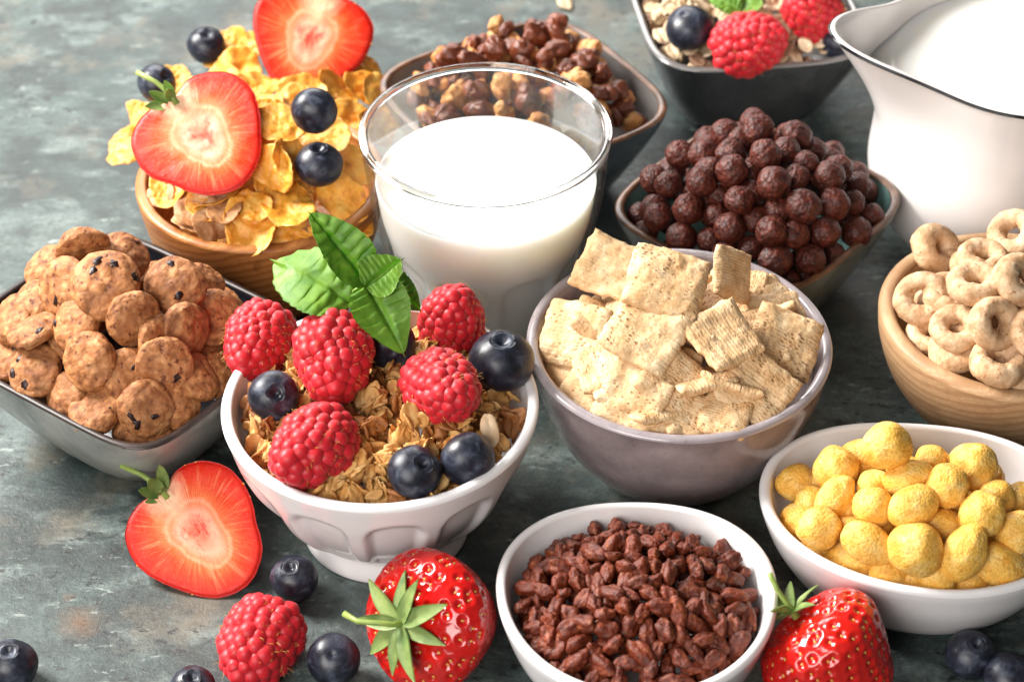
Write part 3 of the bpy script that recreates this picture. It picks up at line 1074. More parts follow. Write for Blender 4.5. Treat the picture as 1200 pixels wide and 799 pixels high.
def make_strawberry(label, pos, rot, R0, L, seed, sepals, stem_pts, group=None):
    """Local +Z points from the tip to the calyx; the calyx sits at z = 0, the tip at -L."""
    rng = random.Random(seed)
    o = thing('strawberry', label, 'strawberry', pos, 0, group)
    o.rotation_mode = 'QUATERNION'
    o.rotation_quaternion = rot.to_quaternion()
    seeds = []
    for t in (0.008, 0.03, 0.075, 0.14, 0.215, 0.295, 0.375, 0.455, 0.535, 0.615, 0.69, 0.765, 0.835, 0.90, 0.955):
        j = int(t * 1000)
        r = R0 * berry_radius(t)
        n = max(3, round(2 * math.pi * r / 0.52))
        for i in range(n):
            th = 2 * math.pi * (i + rng.random() * 0.5) / n + rng.uniform(-0.09, 0.09)
            tt = max(0.006, t + rng.uniform(-0.1, 0.1) * min(t, 0.12))
            seeds.append((tt, th))
    N, RW = 220, 170
    v = []

    def pt(t, th):
        r = R0 * berry_radius(t)
        z = -L * t
        c = 1 + 0.05 * nz((math.cos(th), math.sin(th), t * 2), 1.1, seed)
        if t < 0.12:
            z -= 0.12 * (1 - t / 0.12) ** 2 * L * 0.6
        return Vector((r * c * math.cos(th), r * c * math.sin(th), z))
    sp = [pt(*s) for s in seeds]
    sarr = np.array([tuple(p) for p in sp])
    for j in range(RW):
        t = 0.002 + 0.996 * (0.5 - 0.5 * math.cos(math.pi * j / (RW - 1)))
        for i in range(N):
            v.append(pt(t, 2 * math.pi * i / N))
    arr = np.array([tuple(p) for p in v]).reshape(RW, N, 3)
    du = np.roll(arr, -1, 1) - np.roll(arr, 1, 1)
    dv = np.gradient(arr, axis=0)
    nr = np.cross(dv, du)
    nr /= np.linalg.norm(nr, axis=2, keepdims=True) + 1e-9
    nr = nr.reshape(-1, 3)
    flat = arr.reshape(-1, 3)
    ctr = np.array([0, 0, -L * 0.45])
    sgn = np.sign(np.sum(nr * (flat - ctr), axis=1, keepdims=True))
    nr = nr * sgn
    d2 = np.full(len(flat), 1e9)
    for p in sarr:
        d2 = np.minimum(d2, np.sum((flat - p) ** 2, axis=1))
    dim = 0.085 * np.exp(-d2 / 0.012) - 0.02 * np.exp(-((np.sqrt(d2) - 0.21) / 0.07) ** 2)
    flat = flat - nr * dim[:, None]
    f = grid_faces(N, RW)
    f.append(tuple(range(N - 1, -1, -1)))
    f.append(tuple(range((RW - 1) * N, RW * N)))
    f = [q[::-1] for q in f]
    obj('flesh', mesh('strawberry_flesh', flat.tolist(), f, M['berry']), o)
    b = MB()
    v0, f0 = ico(2)
    for (t, th), p in zip(seeds, sp):
        e = 0.01
        nn = (pt(min(.999, t + e), th) - pt(t - e, th)).cross(pt(t, th + e) - pt(t, th - e)).normalized()
        if nn.dot(p - Vector(ctr)) < 0:
            nn = -nn
        down = (pt(min(.999, t + e), th) - pt(t - e, th)).normalized()
        m = Matrix((down.cross(nn), down, nn)).transposed() @ Matrix.Diagonal((0.036, 0.060, 0.028))
        b.add(v0, f0, 0, Matrix.Translation(p - nn * 0.072) @ m.to_4x4())
    obj('seeds', b.build('strawberry_seeds', M['seed']), o)
    z0 = -0.1 * L * 0.6
    for k, (ang, tilt, sc) in enumerate(sepals):
        q = Matrix.Rotation(R(ang), 3, 'Z') @ Matrix.Rotation(R(tilt), 3, 'X')
        obj('sepal', SEPAL[k % 2], o, (0, 0, z0 + 0.24), q, sc)
    vt, ft = tube(stem_pts, [0.13, 0.085, 0.08, 0.085, 0.1][:len(stem_pts)], 10)
    obj('stem', mesh('strawberry_stem', vt, ft, M['stem']), o)
    return o


def make_half(label, pos, rot, wx, ly, depth, seed, sepals, stem=True, group=None):
    """A halved strawberry: local +Z is the cut face, +Y points to the calyx."""
    rng = random.Random(seed)
    o = thing('strawberry_half', label, 'strawberry', pos, 0, group)
    o.rotation_mode = 'QUATERNION'
    o.rotation_quaternion = rot.to_quaternion()
    NA, NR = 140, 34

    def outline(ph):
        c, s = math.cos(ph), math.sin(ph)
        # heart: broad shoulders at +Y, a dip at the calyx, a blunt tip at -Y
        r = 1 + 0.085 * math.cos(ph * 3 - math.pi / 2) - 0.13 * math.exp(-((ph - math.pi / 2) / 0.26) ** 2)
        r *= 1 + 0.025 * nz((c, s, 0), 2.3, seed) + 0.010 * nz((c, s, 0), 8, seed)
        return wx * r * c, ly * r * s
    vf, vb, uv = [(0, 0, 0.04)], [(0, 0, -depth)], [(0.5, 0.5)]
    uvb = [(0.5, 0.5)]
    for j in range(1, NR + 1):
        q = j / NR
        for i in range(NA):
            ph = 2 * math.pi * i / NA
            # measured from -pi/2 .. 3pi/2 so the calyx dip sits inside the range
            if ph > 1.5 * math.pi:
                ph -= 2 * math.pi
            x, y = outline(ph)
            fx, fy = x * q, y * q
            hgt = 0.05 * (1 - q * q) + 0.03 * nz((fx, fy, 0), 2.2, seed) * (1 - q ** 6) - 0.10 * max(0, (q - 0.93) / 0.07) ** 2
            hgt -= 0.06 * math.exp(-(q / 0.22) ** 2) * (0.5 + nz((fx, fy, 3), 4, seed))
            vf.append((fx, fy, hgt))
            uv.append((0.5 + 0.5 * q * math.cos(ph), 0.5 + 0.5 * q * math.sin(ph)))
            qq = math.sin(q * math.pi / 2)
            zz = -depth * math.cos(q * math.pi / 2) - 0.05
            vb.append((x * qq, y * qq, zz))
            uvb.append((0.5, 0.5))

    def disc(k, flip):
        f = []
        for i in range(NA):
            f.append((k, k + 1 + i, k + 1 + (i + 1) % NA))
        for j in range(NR - 1):
            for i in range(NA):
                a, b = k + 1 + j * NA + i, k + 1 + j * NA + (i + 1) % NA
                f.append((a, a + NA, b + NA, b))
        return [q[::-1] for q in f] if flip else f
    k = len(vf)
    f1, f2 = disc(0, False), disc(k, True)
    e1, e2 = 1 + (NR - 1) * NA, k + 1 + (NR - 1) * NA
    fe = [(e1 + i, e2 + i, e2 + (i + 1) % NA, e1 + (i + 1) % NA) for i in range(NA)]
    obj('flesh', mesh('half_strawberry_flesh', vf + vb, f1 + f2 + fe, [M['flesh'], M['berry']], [0] * len(f1) + [1] * (len(f2) + len(fe)), uv + uvb), o)
    b = MB()
    v0, f0 = ico(2)
    for _ in range(60):
        ph, q = rng.uniform(-1.4, 4.5), rng.uniform(0.3, 0.995)
        x, y = outline(ph)
        qq = math.sin(q * math.pi / 2)
        p = Vector((x * qq, y * qq, -depth * math.cos(q * math.pi / 2) - 0.05))
        nn = Vector((p.x / wx ** 2, p.y / ly ** 2, (p.z + 0.05) / depth ** 2)).normalized()
        b.add(v0, f0, 0, Matrix.Translation(p) @ (nn.to_track_quat('Z', 'Y').to_matrix() @ Matrix.Diagonal((0.045, 0.07, 0.03))).to_4x4())
    obj('seeds', b.build('half_strawberry_seeds', M['seed']), o)
    # pale green hull where the stalk was cut through
    yh = ly * 0.74
    for (ang, tip, sc) in sepals:
        q = Matrix.Rotation(R(ang), 3, 'Z') @ Matrix.Rotation(R(tip), 3, 'X')
        obj('sepal', SEPAL_UP, o, (0, yh + 0.0, -0.12), q, sc)
    if stem:
        vt, ft = tube([(0, yh - 0.2, -0.1), (0.02, yh + 0.35, -0.02), (-0.12, yh + 0.9, 0.18), (-0.42, yh + 1.6, 0.25)], [0.16, 0.10, 0.085, 0.09], 10)
        obj('stem', mesh('half_strawberry_stem', vt, ft, M['stem']), o)
    return o


# ------------------------------------------------------------------ heaps
def dome_of(cx, cy, a, b, zedge, ztop, rot=0.0, q=2.0):
    c, s = math.cos(R(rot)), math.sin(R(rot))

    def f(x, y):
        X, Y = (x - cx) * c + (y - cy) * s, -(x - cx) * s + (y - cy) * c
        rho2 = min(1.4, (abs(X) / a) ** q + (abs(Y) / b) ** q)
        return zedge + (ztop - zedge) * (1 - rho2)

    def inside(x, y, m=1.0):
        X, Y = (x - cx) * c + (y - cy) * s, -(x - cx) * s + (y - cy) * c
        return (abs(X) / a) ** q + (abs(Y) / b) ** q <= m
    return f, inside, (cx, cy, max(a, b), zedge)


def up_normal(f, x, y, e=0.05):
    return Vector((f(x - e, y) - f(x + e, y), f(x, y - e) - f(x, y + e), 2 * e)).normalized()


def pack(dome, r, layers, seed, k=0.92, tries=4000, lim=400, m=1.0, taper=0.3):
    """Drops pieces of radius r onto a bed that lies below the heap's surface; each comes to rest on those under it."""
    f, inside, (cx, cy, a, zedge) = dome
    rng = random.Random(seed)
    P = np.zeros((0, 3))
    D = 2 * r * k
    out = []
    fails = 0
    while fails < tries and len(out) < lim:
        x, y = cx + rng.uniform(-a, a) * 1.3, cy + rng.uniform(-a, a) * 1.3
        if not inside(x, y, m):
            continue
        z = f(x, y) - (layers - 1) * 1.5 * r
        if len(P):
            d2 = (P[:, 0] - x) ** 2 + (P[:, 1] - y) ** 2
            near = d2 < D * D
            if near.any():
                z = max(z, float((P[near, 2] + np.sqrt(D * D - d2[near])).max()))
        if z > f(x, y) + 0.25 * r or not inside(x, y, m * (1 - taper * max(0.0, zedge - z))):
            fails += 1
            continue
        P = np.vstack([P, (x, y, z)])
        out.append(Vector((x, y, z)))
    return out


def relax(pts, rads, it=30, k=0.94, pull=0.15):
    """Pushes overlapping pieces apart, keeping each near where it was put."""
    P = np.array([tuple(p) for p in pts])
    O = P.copy()
    rr = np.array(rads)
    S = (rr[:, None] + rr[None, :]) * k
    for _ in range(it):
        d = P[:, None, :] - P[None, :, :]
        L = np.linalg.norm(d, axis=2) + np.eye(len(P)) * 99 + 1e-6
        ov = np.maximum(0, S - L)
        np.fill_diagonal(ov, 0)
        P = P + 0.35 * np.sum(d / L[:, :, None] * ov[:, :, None], axis=1)
        P = P + pull * (O - P)
    return [Vector(p) for p in P]


def thin(pts, keep, gap):
    """Of pts, those farther than gap from every point of keep."""
    return [p for p in pts if all((p - q).length > gap for q in keep)]


INNER = {   # what the inside of each bowl allows: centre, outline, turn, wall rows (share of the outline, height)
    'cookie': (COOKIE, lambda th: se(th, 5.5, COOKIE[2], COOKIE[3]), COOKIE[5], [(0.46, 0.5), (0.63, 0.9), (0.79, 2.2), (0.91, 3.5), (0.94, 4.0)]),
    'nuts': (NUTS, lambda th: se(th, 3.9, NUTS[2], NUTS[3]), NUTS[5], [(0.48, 0.5), (0.65, 0.9), (0.79, 2.25), (0.91, 3.6), (0.94, 4.1)]),
    'choc': (CHOC, lambda th: se(th, 3.9, CHOC[2], CHOC[3]), CHOC[5], [(0.48, 0.5), (0.65, 0.9), (0.79, 2.2), (0.91, 3.5), (0.94, 4.0)]),
    'oats': (OATS, lambda th: se(th, 3.9, OATS[2], OATS[3]), OATS[5], [(0.48, 0.5), (0.65, 0.9), (0.79, 2.3), (0.91, 3.7), (0.94, 4.2)]),
    'squares': (SQ, lambda th: SQ[2], 0, [(0.4, 0.7), (0.7, 1.8), (0.86, 3.8), (0.9, 4.9), (0.92, 5.2)]),
    'loops': (LP, lambda th: LP[2], 0, [(0.35, 0.9), (0.6, 1.5), (0.8, 2.9), (0.87, 4.4)]),
    'flakes': (CF, lambda th: CF[2], 0, [(0.4, 0.9), (0.68, 1.6), (0.86, 3.3), (0.9, 4.9)]),
    'rice': (RB, organic(4.22, 4.1, 0.025, R(-90)), 0, [(0.4, 0.45), (0.66, 0.8), (0.83, 1.87), (0.9, 3.0), (0.925, 3.4)]),
    'puffs': (PB, organic(5.05, 3.9, 0.02, R(160)), -8, [(0.4, 0.45), (0.66, 0.8), (0.83, 1.8), (0.9, 2.9), (0.925, 3.3)]),
    'granola': (GB, lambda th: 4.68, 0, [(0.34, 1.25), (0.6, 1.7), (0.81, 2.9), (0.94, 4.2), (1.0, 5.4)]),
}


def contain(p, r, key):
    """Moves a piece of radius r inwards until it clears the bowl's wall."""
    C0, sh, rot, rows = INNER[key]
    d = Vector((p.x - C0[0], p.y - C0[1], 0))
    if d.length < 1e-4:
        return p
    z = p.z - 0.35 * r
    s = np.interp(z, [q[1] for q in rows], [q[0] for q in rows])
    th = math.atan2(d.y, d.x) - R(rot)
    try:
        out = sh(th)
    except TypeError:
        out = sh(th, 2)
    lim = out * s - r * (1.0 if p.z < rows[-1][1] + 0.3 * r else 0.55)
    if d.length > lim:
        d = d * (max(lim, 0.1) / d.length)
    return Vector((C0[0] + d.x, C0[1] + d.y, p.z))


# ---- wheat squares
def make_square_mesh(seed):
    rng = random.Random(seed)
    n = 30
    W_, bx, by, tw = 1.12, rng.uniform(-0.16, 0.2), rng.uniform(-0.12, 0.2), rng.uniform(-0.12, 0.12)
    top, bot, uv = [], [], []
    for j in range(n):
        for i in range(n):
            s, t = 2 * i / (n - 1) - 1, 2 * j / (n - 1) - 1
            e = 1 + 0.055 * nz((s, t, 0), 3.2, seed) + 0.03 * nz((s, t, 0), 9, seed)
            x, y = s * W_ * e * (1 - 0.05 * abs(t) ** 3), t * W_ * e * (1 - 0.05 * abs(s) ** 3)
            z = bx * s * s * 0.6 + by * t * t * 0.6 + tw * s * t + 0.10 * nz((s, t, 0), 1.6, seed + 3) + 0.035 * nz((s, t, 0), 7, seed + 5)
            m = max(abs(s), abs(t))
            th = 0.17 * (1 - m ** 7) + 0.05 + 0.03 * nz((s, t, 2), 4, seed)
            row = 0.007 * math.sin(t * 26)
            top.append(Vector((x, y, z + th + row)))
            bot.append(Vector((x, y, z - th + row)))
            uv.append((i / (n - 1), j / (n - 1)))
    v = top + bot
    N = n * n
    f = []
    for j in range(n - 1):
        for i in range(n - 1):
            a = j * n + i
            f.append((a, a + 1, a + n + 1, a + n))
            f.append((N + a, N + a + n, N + a + n + 1, N + a + 1))
    edge = list(range(n)) + [j * n + n - 1 for j in range(1, n)] + [(n - 1) * n + i for i in range(n - 2, -1, -1)] + [j * n for j in range(n - 2, 0, -1)]
    for a, b in zip(edge, edge[1:] + edge[:1]):
        f.append((a, N + a, N + b, b))
    return mesh('wheat_square', v, f, M['square'], uv=uv + uv)


SQM = [make_square_mesh(s) for s in range(1, 8)]
D_SQ = dome_of(SQ[0], SQ[1], 4.3, 4.3, 4.8, 6.9)
G_SQ = 'wheat squares heaped in the stoneware bowl'
SQUARES = [  # u, v, tx, ty, spin, size, lift, label
    (672, 322, -0.3, 0.9, 35, 1.0, 0.25, 'wheat square poking over the rear rim beside the milk glass'),
    (718, 318, 0.0, 0.75, 70, 1.05, 0.55, 'large pale wheat square on top of the heap at the back'),
    (781, 331, 0.15, 0.75, 75, 1.15, 0.75, 'broad pale wheat square that crowns the heap'),
    (671, 391, -0.45, 0.35, 78, 0.98, 0.15, 'dotted wheat square standing against the rim next to the big blueberry'),
    (757, 391, 0.0, 0.55, 62, 1.08, 0.45, 'wide wheat square lying in the middle of the heap'),
    (741, 470, -0.25, 0.15, 62, 0.95, 0.2, 'smooth wheat square leaning at the front of the bowl'),
    (790, 447, 0.3, 0.2, 50, 0.9, 0.05, 'wheat square showing a swirled side below the middle piece'),
    (836, 352, 0.2, 0.75, 60, 0.95, 0.45, 'bent wheat square with a scorched edge near the top'),
    (846, 397, 0.25, 0.65, 35, 0.95, 0.25, 'buckled wheat square with a frilly torn edge'),
    (859, 322, 0.95, 0.25, 75, 0.8, 0.35, 'narrow wheat square standing on edge at the back'),
    (905, 350, 0.2, 0.9, 40, 0.85, 0.1, 'curled wheat square against the rear rim near the chocolate balls'),
    (919, 401, 0.35, 0.5, 66, 1.03, 0.25, 'palest wheat square near the rim towards the loops'),
    (886, 457, 0.2, 0.3, 52, 1.0, 0.22, 'wheat square with rows of deep pores at the front of the bowl'),
    (836, 474, -0.7, 0.2, 84, 0.85, 0.05, 'wheat square tipped on its side between two front pieces'),
    (803, 488, 0.1, 0.4, 70, 0.8, -0.1, 'half hidden wheat square low at the front rim'),
    (708, 428, -0.4, 0.7, 20, 0.85, -0.05, 'wheat square tucked under the dotted one'),
    (682, 458, -0.5, 0.8, 70, 0.85, -0.1, 'rough wheat square low by the rim near the granola bowl'),
    (704, 484, -0.2, 0.9, 50, 0.7, -0.15, 'small broken wheat square by the front rim'),
    (857, 420, 0.3, 0.7, 15, 0.8, -0.15, 'dark swirled wheat square in the gap of the heap'),
    (926, 450, 0.6, 0.4, 55, 0.8, -0.1, 'wheat square pressed against the rim behind the deeply pored one'),
    (860, 480, 0.1, 0.5, 40, 0.9, -0.05, 'wheat square filling the gap at the front rim below the pored one'),
    (770, 462, 0.1, 0.5, 25, 0.9, -0.15, 'wheat square wedged under the smooth front one'),
    (655, 440, -0.5, 0.5, 60, 0.9, -0.3, 'wheat square low at the rim beside the big blueberry'),
    (915, 372, 0.3, 0.8, 20, 0.9, -0.2, 'wheat square lying low under the palest one'),
    (850, 486, 0.0, 0.75, 75, 0.7, 0.35, 'small wheat square leaning on the front rim between two bigger ones'),
    (642, 408, -0.9, 0.4, 85, 0.7, -0.1, 'wheat square edge showing at the rim next to the glass'),
]
for i, (u, v_, tx, ty, sp_, sc, lift, lab) in enumerate(SQUARES):
    tag(obj('wheat_square', SQM[i % 7], loc=contain(on(u, v_, D_SQ[0], lift), 0.88 * sc, 'squares'), rot=frame(facing(tx, ty), sp_), scale=sc), lab, 'cereal piece', G_SQ)
rng = random.Random(5)
for p in pack(D_SQ, 0.62, 1, 4, 0.8, 600, 50, 0.86):
    p.z -= 0.55
    tag(obj('wheat_square', SQM[rng.randrange(7)], loc=contain(p, 1.15, 'squares'), rot=rand_frame(rng, Vector((0, 0, 1)), 0.35), scale=0.95), 'half buried wheat square', 'cereal piece', G_SQ)


# ---- oat loops
def make_loop_mesh(seed):
    rng = random.Random(seed)
    n, m = 72, 36
    v = []
    rm, rt, rz = 0.60, rng.uniform(0.33, 0.385), rng.uniform(0.34, 0.42)
    sq = rng.uniform(0.88, 1.0)
    for i in range(n):
        th = 2 * math.pi * i / n
        for j in range(m):
            a = 2 * math.pi * j / m
            c = Vector((math.cos(th), math.sin(th), 0))
            d = 1 + 0.14 * nz((math.cos(th) * 1.3, math.sin(th) * 1.3, math.sin(a) * 0.6), 1.5, seed) + 0.05 * nz((c.x + math.cos(a) * .5, c.y, math.sin(a)), 6, seed)
            r = rm + rt * math.cos(a) * d
            p = Vector((c.x * r, c.y * r * sq, rz * math.sin(a) * d))
            p += Vector((nz(p, 5, seed), nz(p, 5, seed + 2), nz(p, 5, seed + 4))) * 0.02
            v.append(p)
    f = []
    for i in range(n):
        for j in range(m):
            f.append((i * m + j, ((i + 1) % n) * m + j, ((i + 1) % n) * m + (j + 1) % m, i * m + (j + 1) % m))
    return mesh('oat_loop', v, f, M['loop'])


LOOP = [make_loop_mesh(s) for s in (1, 2, 3, 4, 5)]
D_LP = dome_of(LP[0], LP[1], 3.7, 3.7, 4.6, 6.7)
G_LP = 'oat loops heaped in the pale wooden bowl'
LOOPS = [
    (1138, 262, 0.2, 1.1, 80, 1.05, 0.3, 'top oat loop at the back, in front of the jug'),
    (1097, 292, 0.75, 0.35, 75, 1.05, 0.35, 'oat loop standing upright with its hole turned to the jug side'),
    (1080, 349, -0.35, 0.1, 110, 1.03, 0.25, 'oat loop facing the viewer by the rim near the chocolate balls'),
    (1188, 274, -0.65, 0.5, 60, 1.0, 0.45, 'oat loop tipped up on its edge at the top of the heap'),
    (1143, 333, -0.1, 1.15, 70, 1.0, 0.45, 'oat loop lying flat in the middle of the heap'),
    (1152, 304, 0.0, 1.1, 70, 0.95, 0.1, 'oat loop half hidden between the flat one and the top one'),
    (1197, 328, 0.5, 0.3, 80, 1.05, 0.45, 'oat loop cut by the edge of the photo above the front ones'),
    (1166, 379, 0.5, 0.1, 95, 1.05, 0.45, 'oat loop in front with its oval hole turned aside'),
    (1121, 385, -0.3, 0.7, 50, 1.0, 0.1, 'tilted oat loop partly behind the front upright one'),
    (1112, 416, -0.1, 1.0, 150, 1.0, -0.1, 'brownish oat loop lying low at the front rim'),
    (1170, 425, 0.1, 1.1, 165, 1.05, 0.2, 'oat loop seen edge on at the front rim'),
    (1077, 396, -0.4, 0.7, 60, 0.95, -0.35, 'shaded oat loop deep against the wooden rim'),
    (1194, 446, 0.0, 0.9, 30, 1.0, -0.1, 'lowest oat loop at the front rim'),
    (1066, 300, -0.5, 0.6, 80, 0.9, 0.0, 'oat loop hidden behind the upright one'),
    (1215, 390, 0.2, 0.5, 80, 1.0, 0.2, 'oat loop at the very edge of the photo'),
    (1112, 345, 0.0, 0.8, 80, 0.95, -0.35, 'shaded oat loop in the gap beside the flat one'),
]
for i, (u, v_, tx, ty, sp_, sc, lift, lab) in enumerate(LOOPS):
    tag(obj('oat_loop', LOOP[i % 5], loc=contain(on(u, v_, D_LP[0], lift), 0.8, 'loops'), rot=frame(facing(tx, ty), sp_), scale=sc), lab, 'cereal piece', G_LP)
rng = random.Random(8)
for p in pack(D_LP, 0.95, 1, 3, 0.85, 300, 16, 0.5):
    p.z -= 0.95
    tag(obj('oat_loop', LOOP[rng.randrange(5)], loc=contain(p, 1.0, 'loops'), rot=rand_frame(rng, Vector((0, 0, 1)), 0.5)), 'half buried oat loop', 'cereal piece', G_LP)

# ---- corn puffs
PUFF = []
for s, (x, y, z) in enumerate([(0.72, 0.70, 0.66), (0.70, 0.66, 0.62), (0.92, 0.62, 0.60), (0.66, 0.70, 0.70), (0.86, 0.68, 0.62)]):
    v, f = blob(x, y, z, 5, [(0.11, 1.1), (0.04, 2.2), (0.01, 9)], s + 11)
    PUFF.append(mesh('corn_puff', v, f, M['puff']))
D_PB = dome_of(PB[0], PB[1], 4.4, 3.3, 2.95, 4.7, -8)
G_PB = 'corn puffs heaped in the white oval bowl'
PUFFS = [
    (1045, 530, 0, 1.0, 1.05, 'round corn puff standing highest at the back of the heap'),
    (986, 556, 3, 0.0, 1.05, 'plump corn puff second from the rear rim beside the stoneware bowl'),
    (930, 567, 1, 0.0, 0.95, 'round corn puff against the rim closest to the stoneware bowl'),
    (921, 610, 0, -0.1, 0.93, 'corn puff against the rim above the strawberry with curled sepals'),
    (976, 583, 2, 0.1, 0.9, 'long oval corn puff lying across the row behind'),
    (966, 617, 1, 0.2, 1.0, 'smooth round corn puff beside the oval one'),
    (1023, 598, 0, 0.3, 0.88, 'pale round corn puff left of the central pair'),
    (1070, 594, 4, 0.5, 0.95, 'knobbly double corn puff in the centre of the heap'),
    (1065, 560, 2, 0.4, 0.9, 'oval corn puff just in front of the highest one'),
    (1106, 578, 3, 0.3, 1.0, 'round corn puff behind the knobbly double one'),
    (1145, 552, 0, 0.2, 1.08, 'large corn puff at the back rim towards the edge of the photo'),
    (1091, 541, 1, 0.0, 0.8, 'small corn puff in the dip at the back rim'),
    (1003, 539, 4, -0.1, 0.9, 'corn puff half behind the highest one'),
    (1149, 608, 1, 0.4, 1.05, 'corn puff with a flat top beside the front cluster'),
    (1075, 639, 0, 0.7, 1.18, 'biggest round corn puff in front of the heap'),
    (1019, 640, 2, 0.3, 1.0, 'elongated corn puff beside the biggest round one'),
    (981, 667, 4, 0.2, 1.1, 'long lumpy corn puff at the front rim'),
    (1037, 676, 1, 0.3, 0.95, 'golden round corn puff next to the front rim'),
    (1103, 684, 3, 0.3, 0.98, 'squat corn puff at the middle of the front rim'),
    (1126, 645, 2, 0.4, 1.05, 'oblong corn puff behind the squat front one'),
    (1183, 624, 3, 0.4, 1.0, 'corn puff near the edge of the photo above the cut one'),
    (1180, 670, 4, 0.4, 1.05, 'pale lumpy corn puff at the front near the edge of the photo'),
    (1139, 690, 0, 0.0, 0.85, 'corn puff tucked low at the front rim'),
    (1168, 580, 1, 0.1, 0.85, 'corn puff wedged below the large rear one'),
    (1193, 588, 3, 0.0, 0.9, 'corn puff cut off by the edge of the photo'),
    (1027, 572, 1, -0.2, 0.85, 'shaded corn puff in the gap behind the pale one'),
    (952, 643, 3, -0.4, 0.9, 'shaded corn puff low beside the long front one'),
    (1000, 624, 2, -0.3, 0.85, 'corn puff in shade between two round ones'),
    (1069, 682, 1, -0.3, 0.85, 'shaded corn puff low between the golden and the squat one'),
    (1112, 612, 2, 0.0, 0.9, 'deep yellow corn puff half hidden behind the biggest'),
    (1150, 655, 0, -0.2, 0.85, 'half hidden corn puff behind the low front one'),
    (945, 590, 1, -0.3, 0.8, 'half hidden corn puff by the rear row'),
]
pts = relax([on(u, v_, D_PB[0], lift) for (u, v_, k, lift, s, lab) in PUFFS], [0.66 * p[4] for p in PUFFS], k=1.03, pull=0.12)
rng = random.Random(17)
G = G_PB
for p, (u, v_, k, lift, s, lab) in zip(pts, PUFFS):
    rot = frame(facing(rng.uniform(-.3, .3), rng.uniform(-.2, .5)), rng.uniform(-25, 25) + (90 if k not in (2, 4) else rng.choice((95, 60, 130))))
    tag(obj('corn_puff', PUFF[k], loc=contain(p, 0.68 * s, 'puffs'), rot=rot, scale=s), lab, 'cereal piece', G)
for p in pack(D_PB, 0.66, 1, 9, 0.9, 400, 40, 0.6):
    p.z -= 0.75
    tag(obj('corn_puff', PUFF[rng.randrange(5)], loc=contain(p, 0.75, 'puffs'), rot=rand_frame(rng), scale=0.95), 'half buried corn puff', 'cereal piece', G)

# ---- chocolate balls
BALL = []
for s in range(6):
    k = (1, 1, 1, 1.12, 0.96, 1.05)[s]
    v, f = blob(0.60 * k, 0.59, 0.58, 5, [(0.10, 1.3), (0.05, 2.8), (0.015, 8)], s + 40)
    BALL.append(mesh('chocolate_ball', v, f, M['chocball']))
D_CH = dome_of(CHOC[0], CHOC[1], 3.8, 3.7, 4.25, 6.2, CHOC[5], 2.6)
G_CH = 'chocolate cereal balls in the teal lined bowl'
BALLS = [(625, 95, 1.0, .5), (510, 112, 1, .2), (500, 78, .95, .1), (650, 185, 1.02, .7), (535, 245, 1.06, .6), (350, 185, .98, .3), (430, 182, .95, .2), (440, 295, 1.02, .5),
         (310, 287, .9, .2), (222, 300, .85, 0), (163, 402, .92, 0), (270, 405, .95, .1), (380, 380, 1, .4), (360, 470, 1.02, .2), (572, 350, .95, .4), (680, 290, 1.08, .8),
         (765, 375, 1.06, .7), (530, 442, 1.02, .4), (765, 130, .98, .3), (810, 165, .9, 0), (735, 172, .9, .3), (760, 262, .85, .4), (790, 215, .85, .3), (868, 265, 1.02, .5),
         (885, 345, 1.06, .5), (955, 355, .85, .1), (885, 180, .85, 0), (978, 290, .85, 0), (1070, 305, 1, .1), (1025, 400, .85, 0), (970, 455, 1.0, .1), (860, 455, 1, .4),
         (680, 455, 1, .4), (680, 545, 1.06, .3), (805, 553, 1, .2), (525, 522, .95, .1), (597, 520, .85, 0), (285, 235, .8, -.2), (905, 548, .85, -.3), (905, 235, .95, .3),
         (735, 630, .85, -.2), (800, 640, .85, -.3), (455, 480, .85, -.3), (630, 400, .9, 0), (480, 385, .85, -.2), (470, 330, .8, .1), (230, 455, .8, -.3), (744, 452, 1.0, .2), (590, 330, .85, .2), (690, 395, .9, .2)]
BL = {0: 'chocolate cereal ball on the peak of the heap', 3: 'pair-like chocolate ball just below the peak', 4: 'shiny chocolate ball in the upper middle of the heap', 10: 'chocolate ball in the bowl corner closest to the milk glass',
      28: 'chocolate ball resting in the bowl corner closest to the loops', 16: 'cracked round chocolate ball in the middle of the heap', 13: 'chocolate ball low at the rim facing the wheat squares',
      33: 'large chocolate ball at the foot of the heap above the stoneware rim', 18: 'chocolate ball by the back rim below the oats bowl', 24: 'chocolate ball with a smaller one stuck to its side',
      34: 'chocolate ball second along the front rim from the bowl corner'}
pts = relax([on(680 + x / 3, 120 + y / 3, D_CH[0], l) for (x, y, s, l) in BALLS], [0.59 * b[2] for b in BALLS], pull=0.25)
rng = random.Random(23)
for i, (p, (x, y, s, l)) in enumerate(zip(pts, BALLS)):
    tag(obj('chocolate_ball', BALL[rng.randrange(6)], loc=contain(p, 0.36 * s, 'choc'), rot=rand_frame(rng), scale=s * 0.94), BL.get(i, 'dark brown chocolate ball in the teal bowl'), 'cereal piece', G_CH)
done = [o.location / K for o in COL.objects if o.name.startswith('chocolate_ball')]
for p in thin([contain(p, 0.5, 'choc') for p in pack(D_CH, 0.56, 3, 31, 0.93, 2500, 200, 1.0, 0.12)], done, 0.66):
    tag(obj('chocolate_ball', BALL[rng.randrange(6)], loc=contain(p, 0.5, 'choc'), rot=rand_frame(rng), scale=0.9), 'dark brown chocolate ball in the teal bowl', 'cereal piece', G_CH)


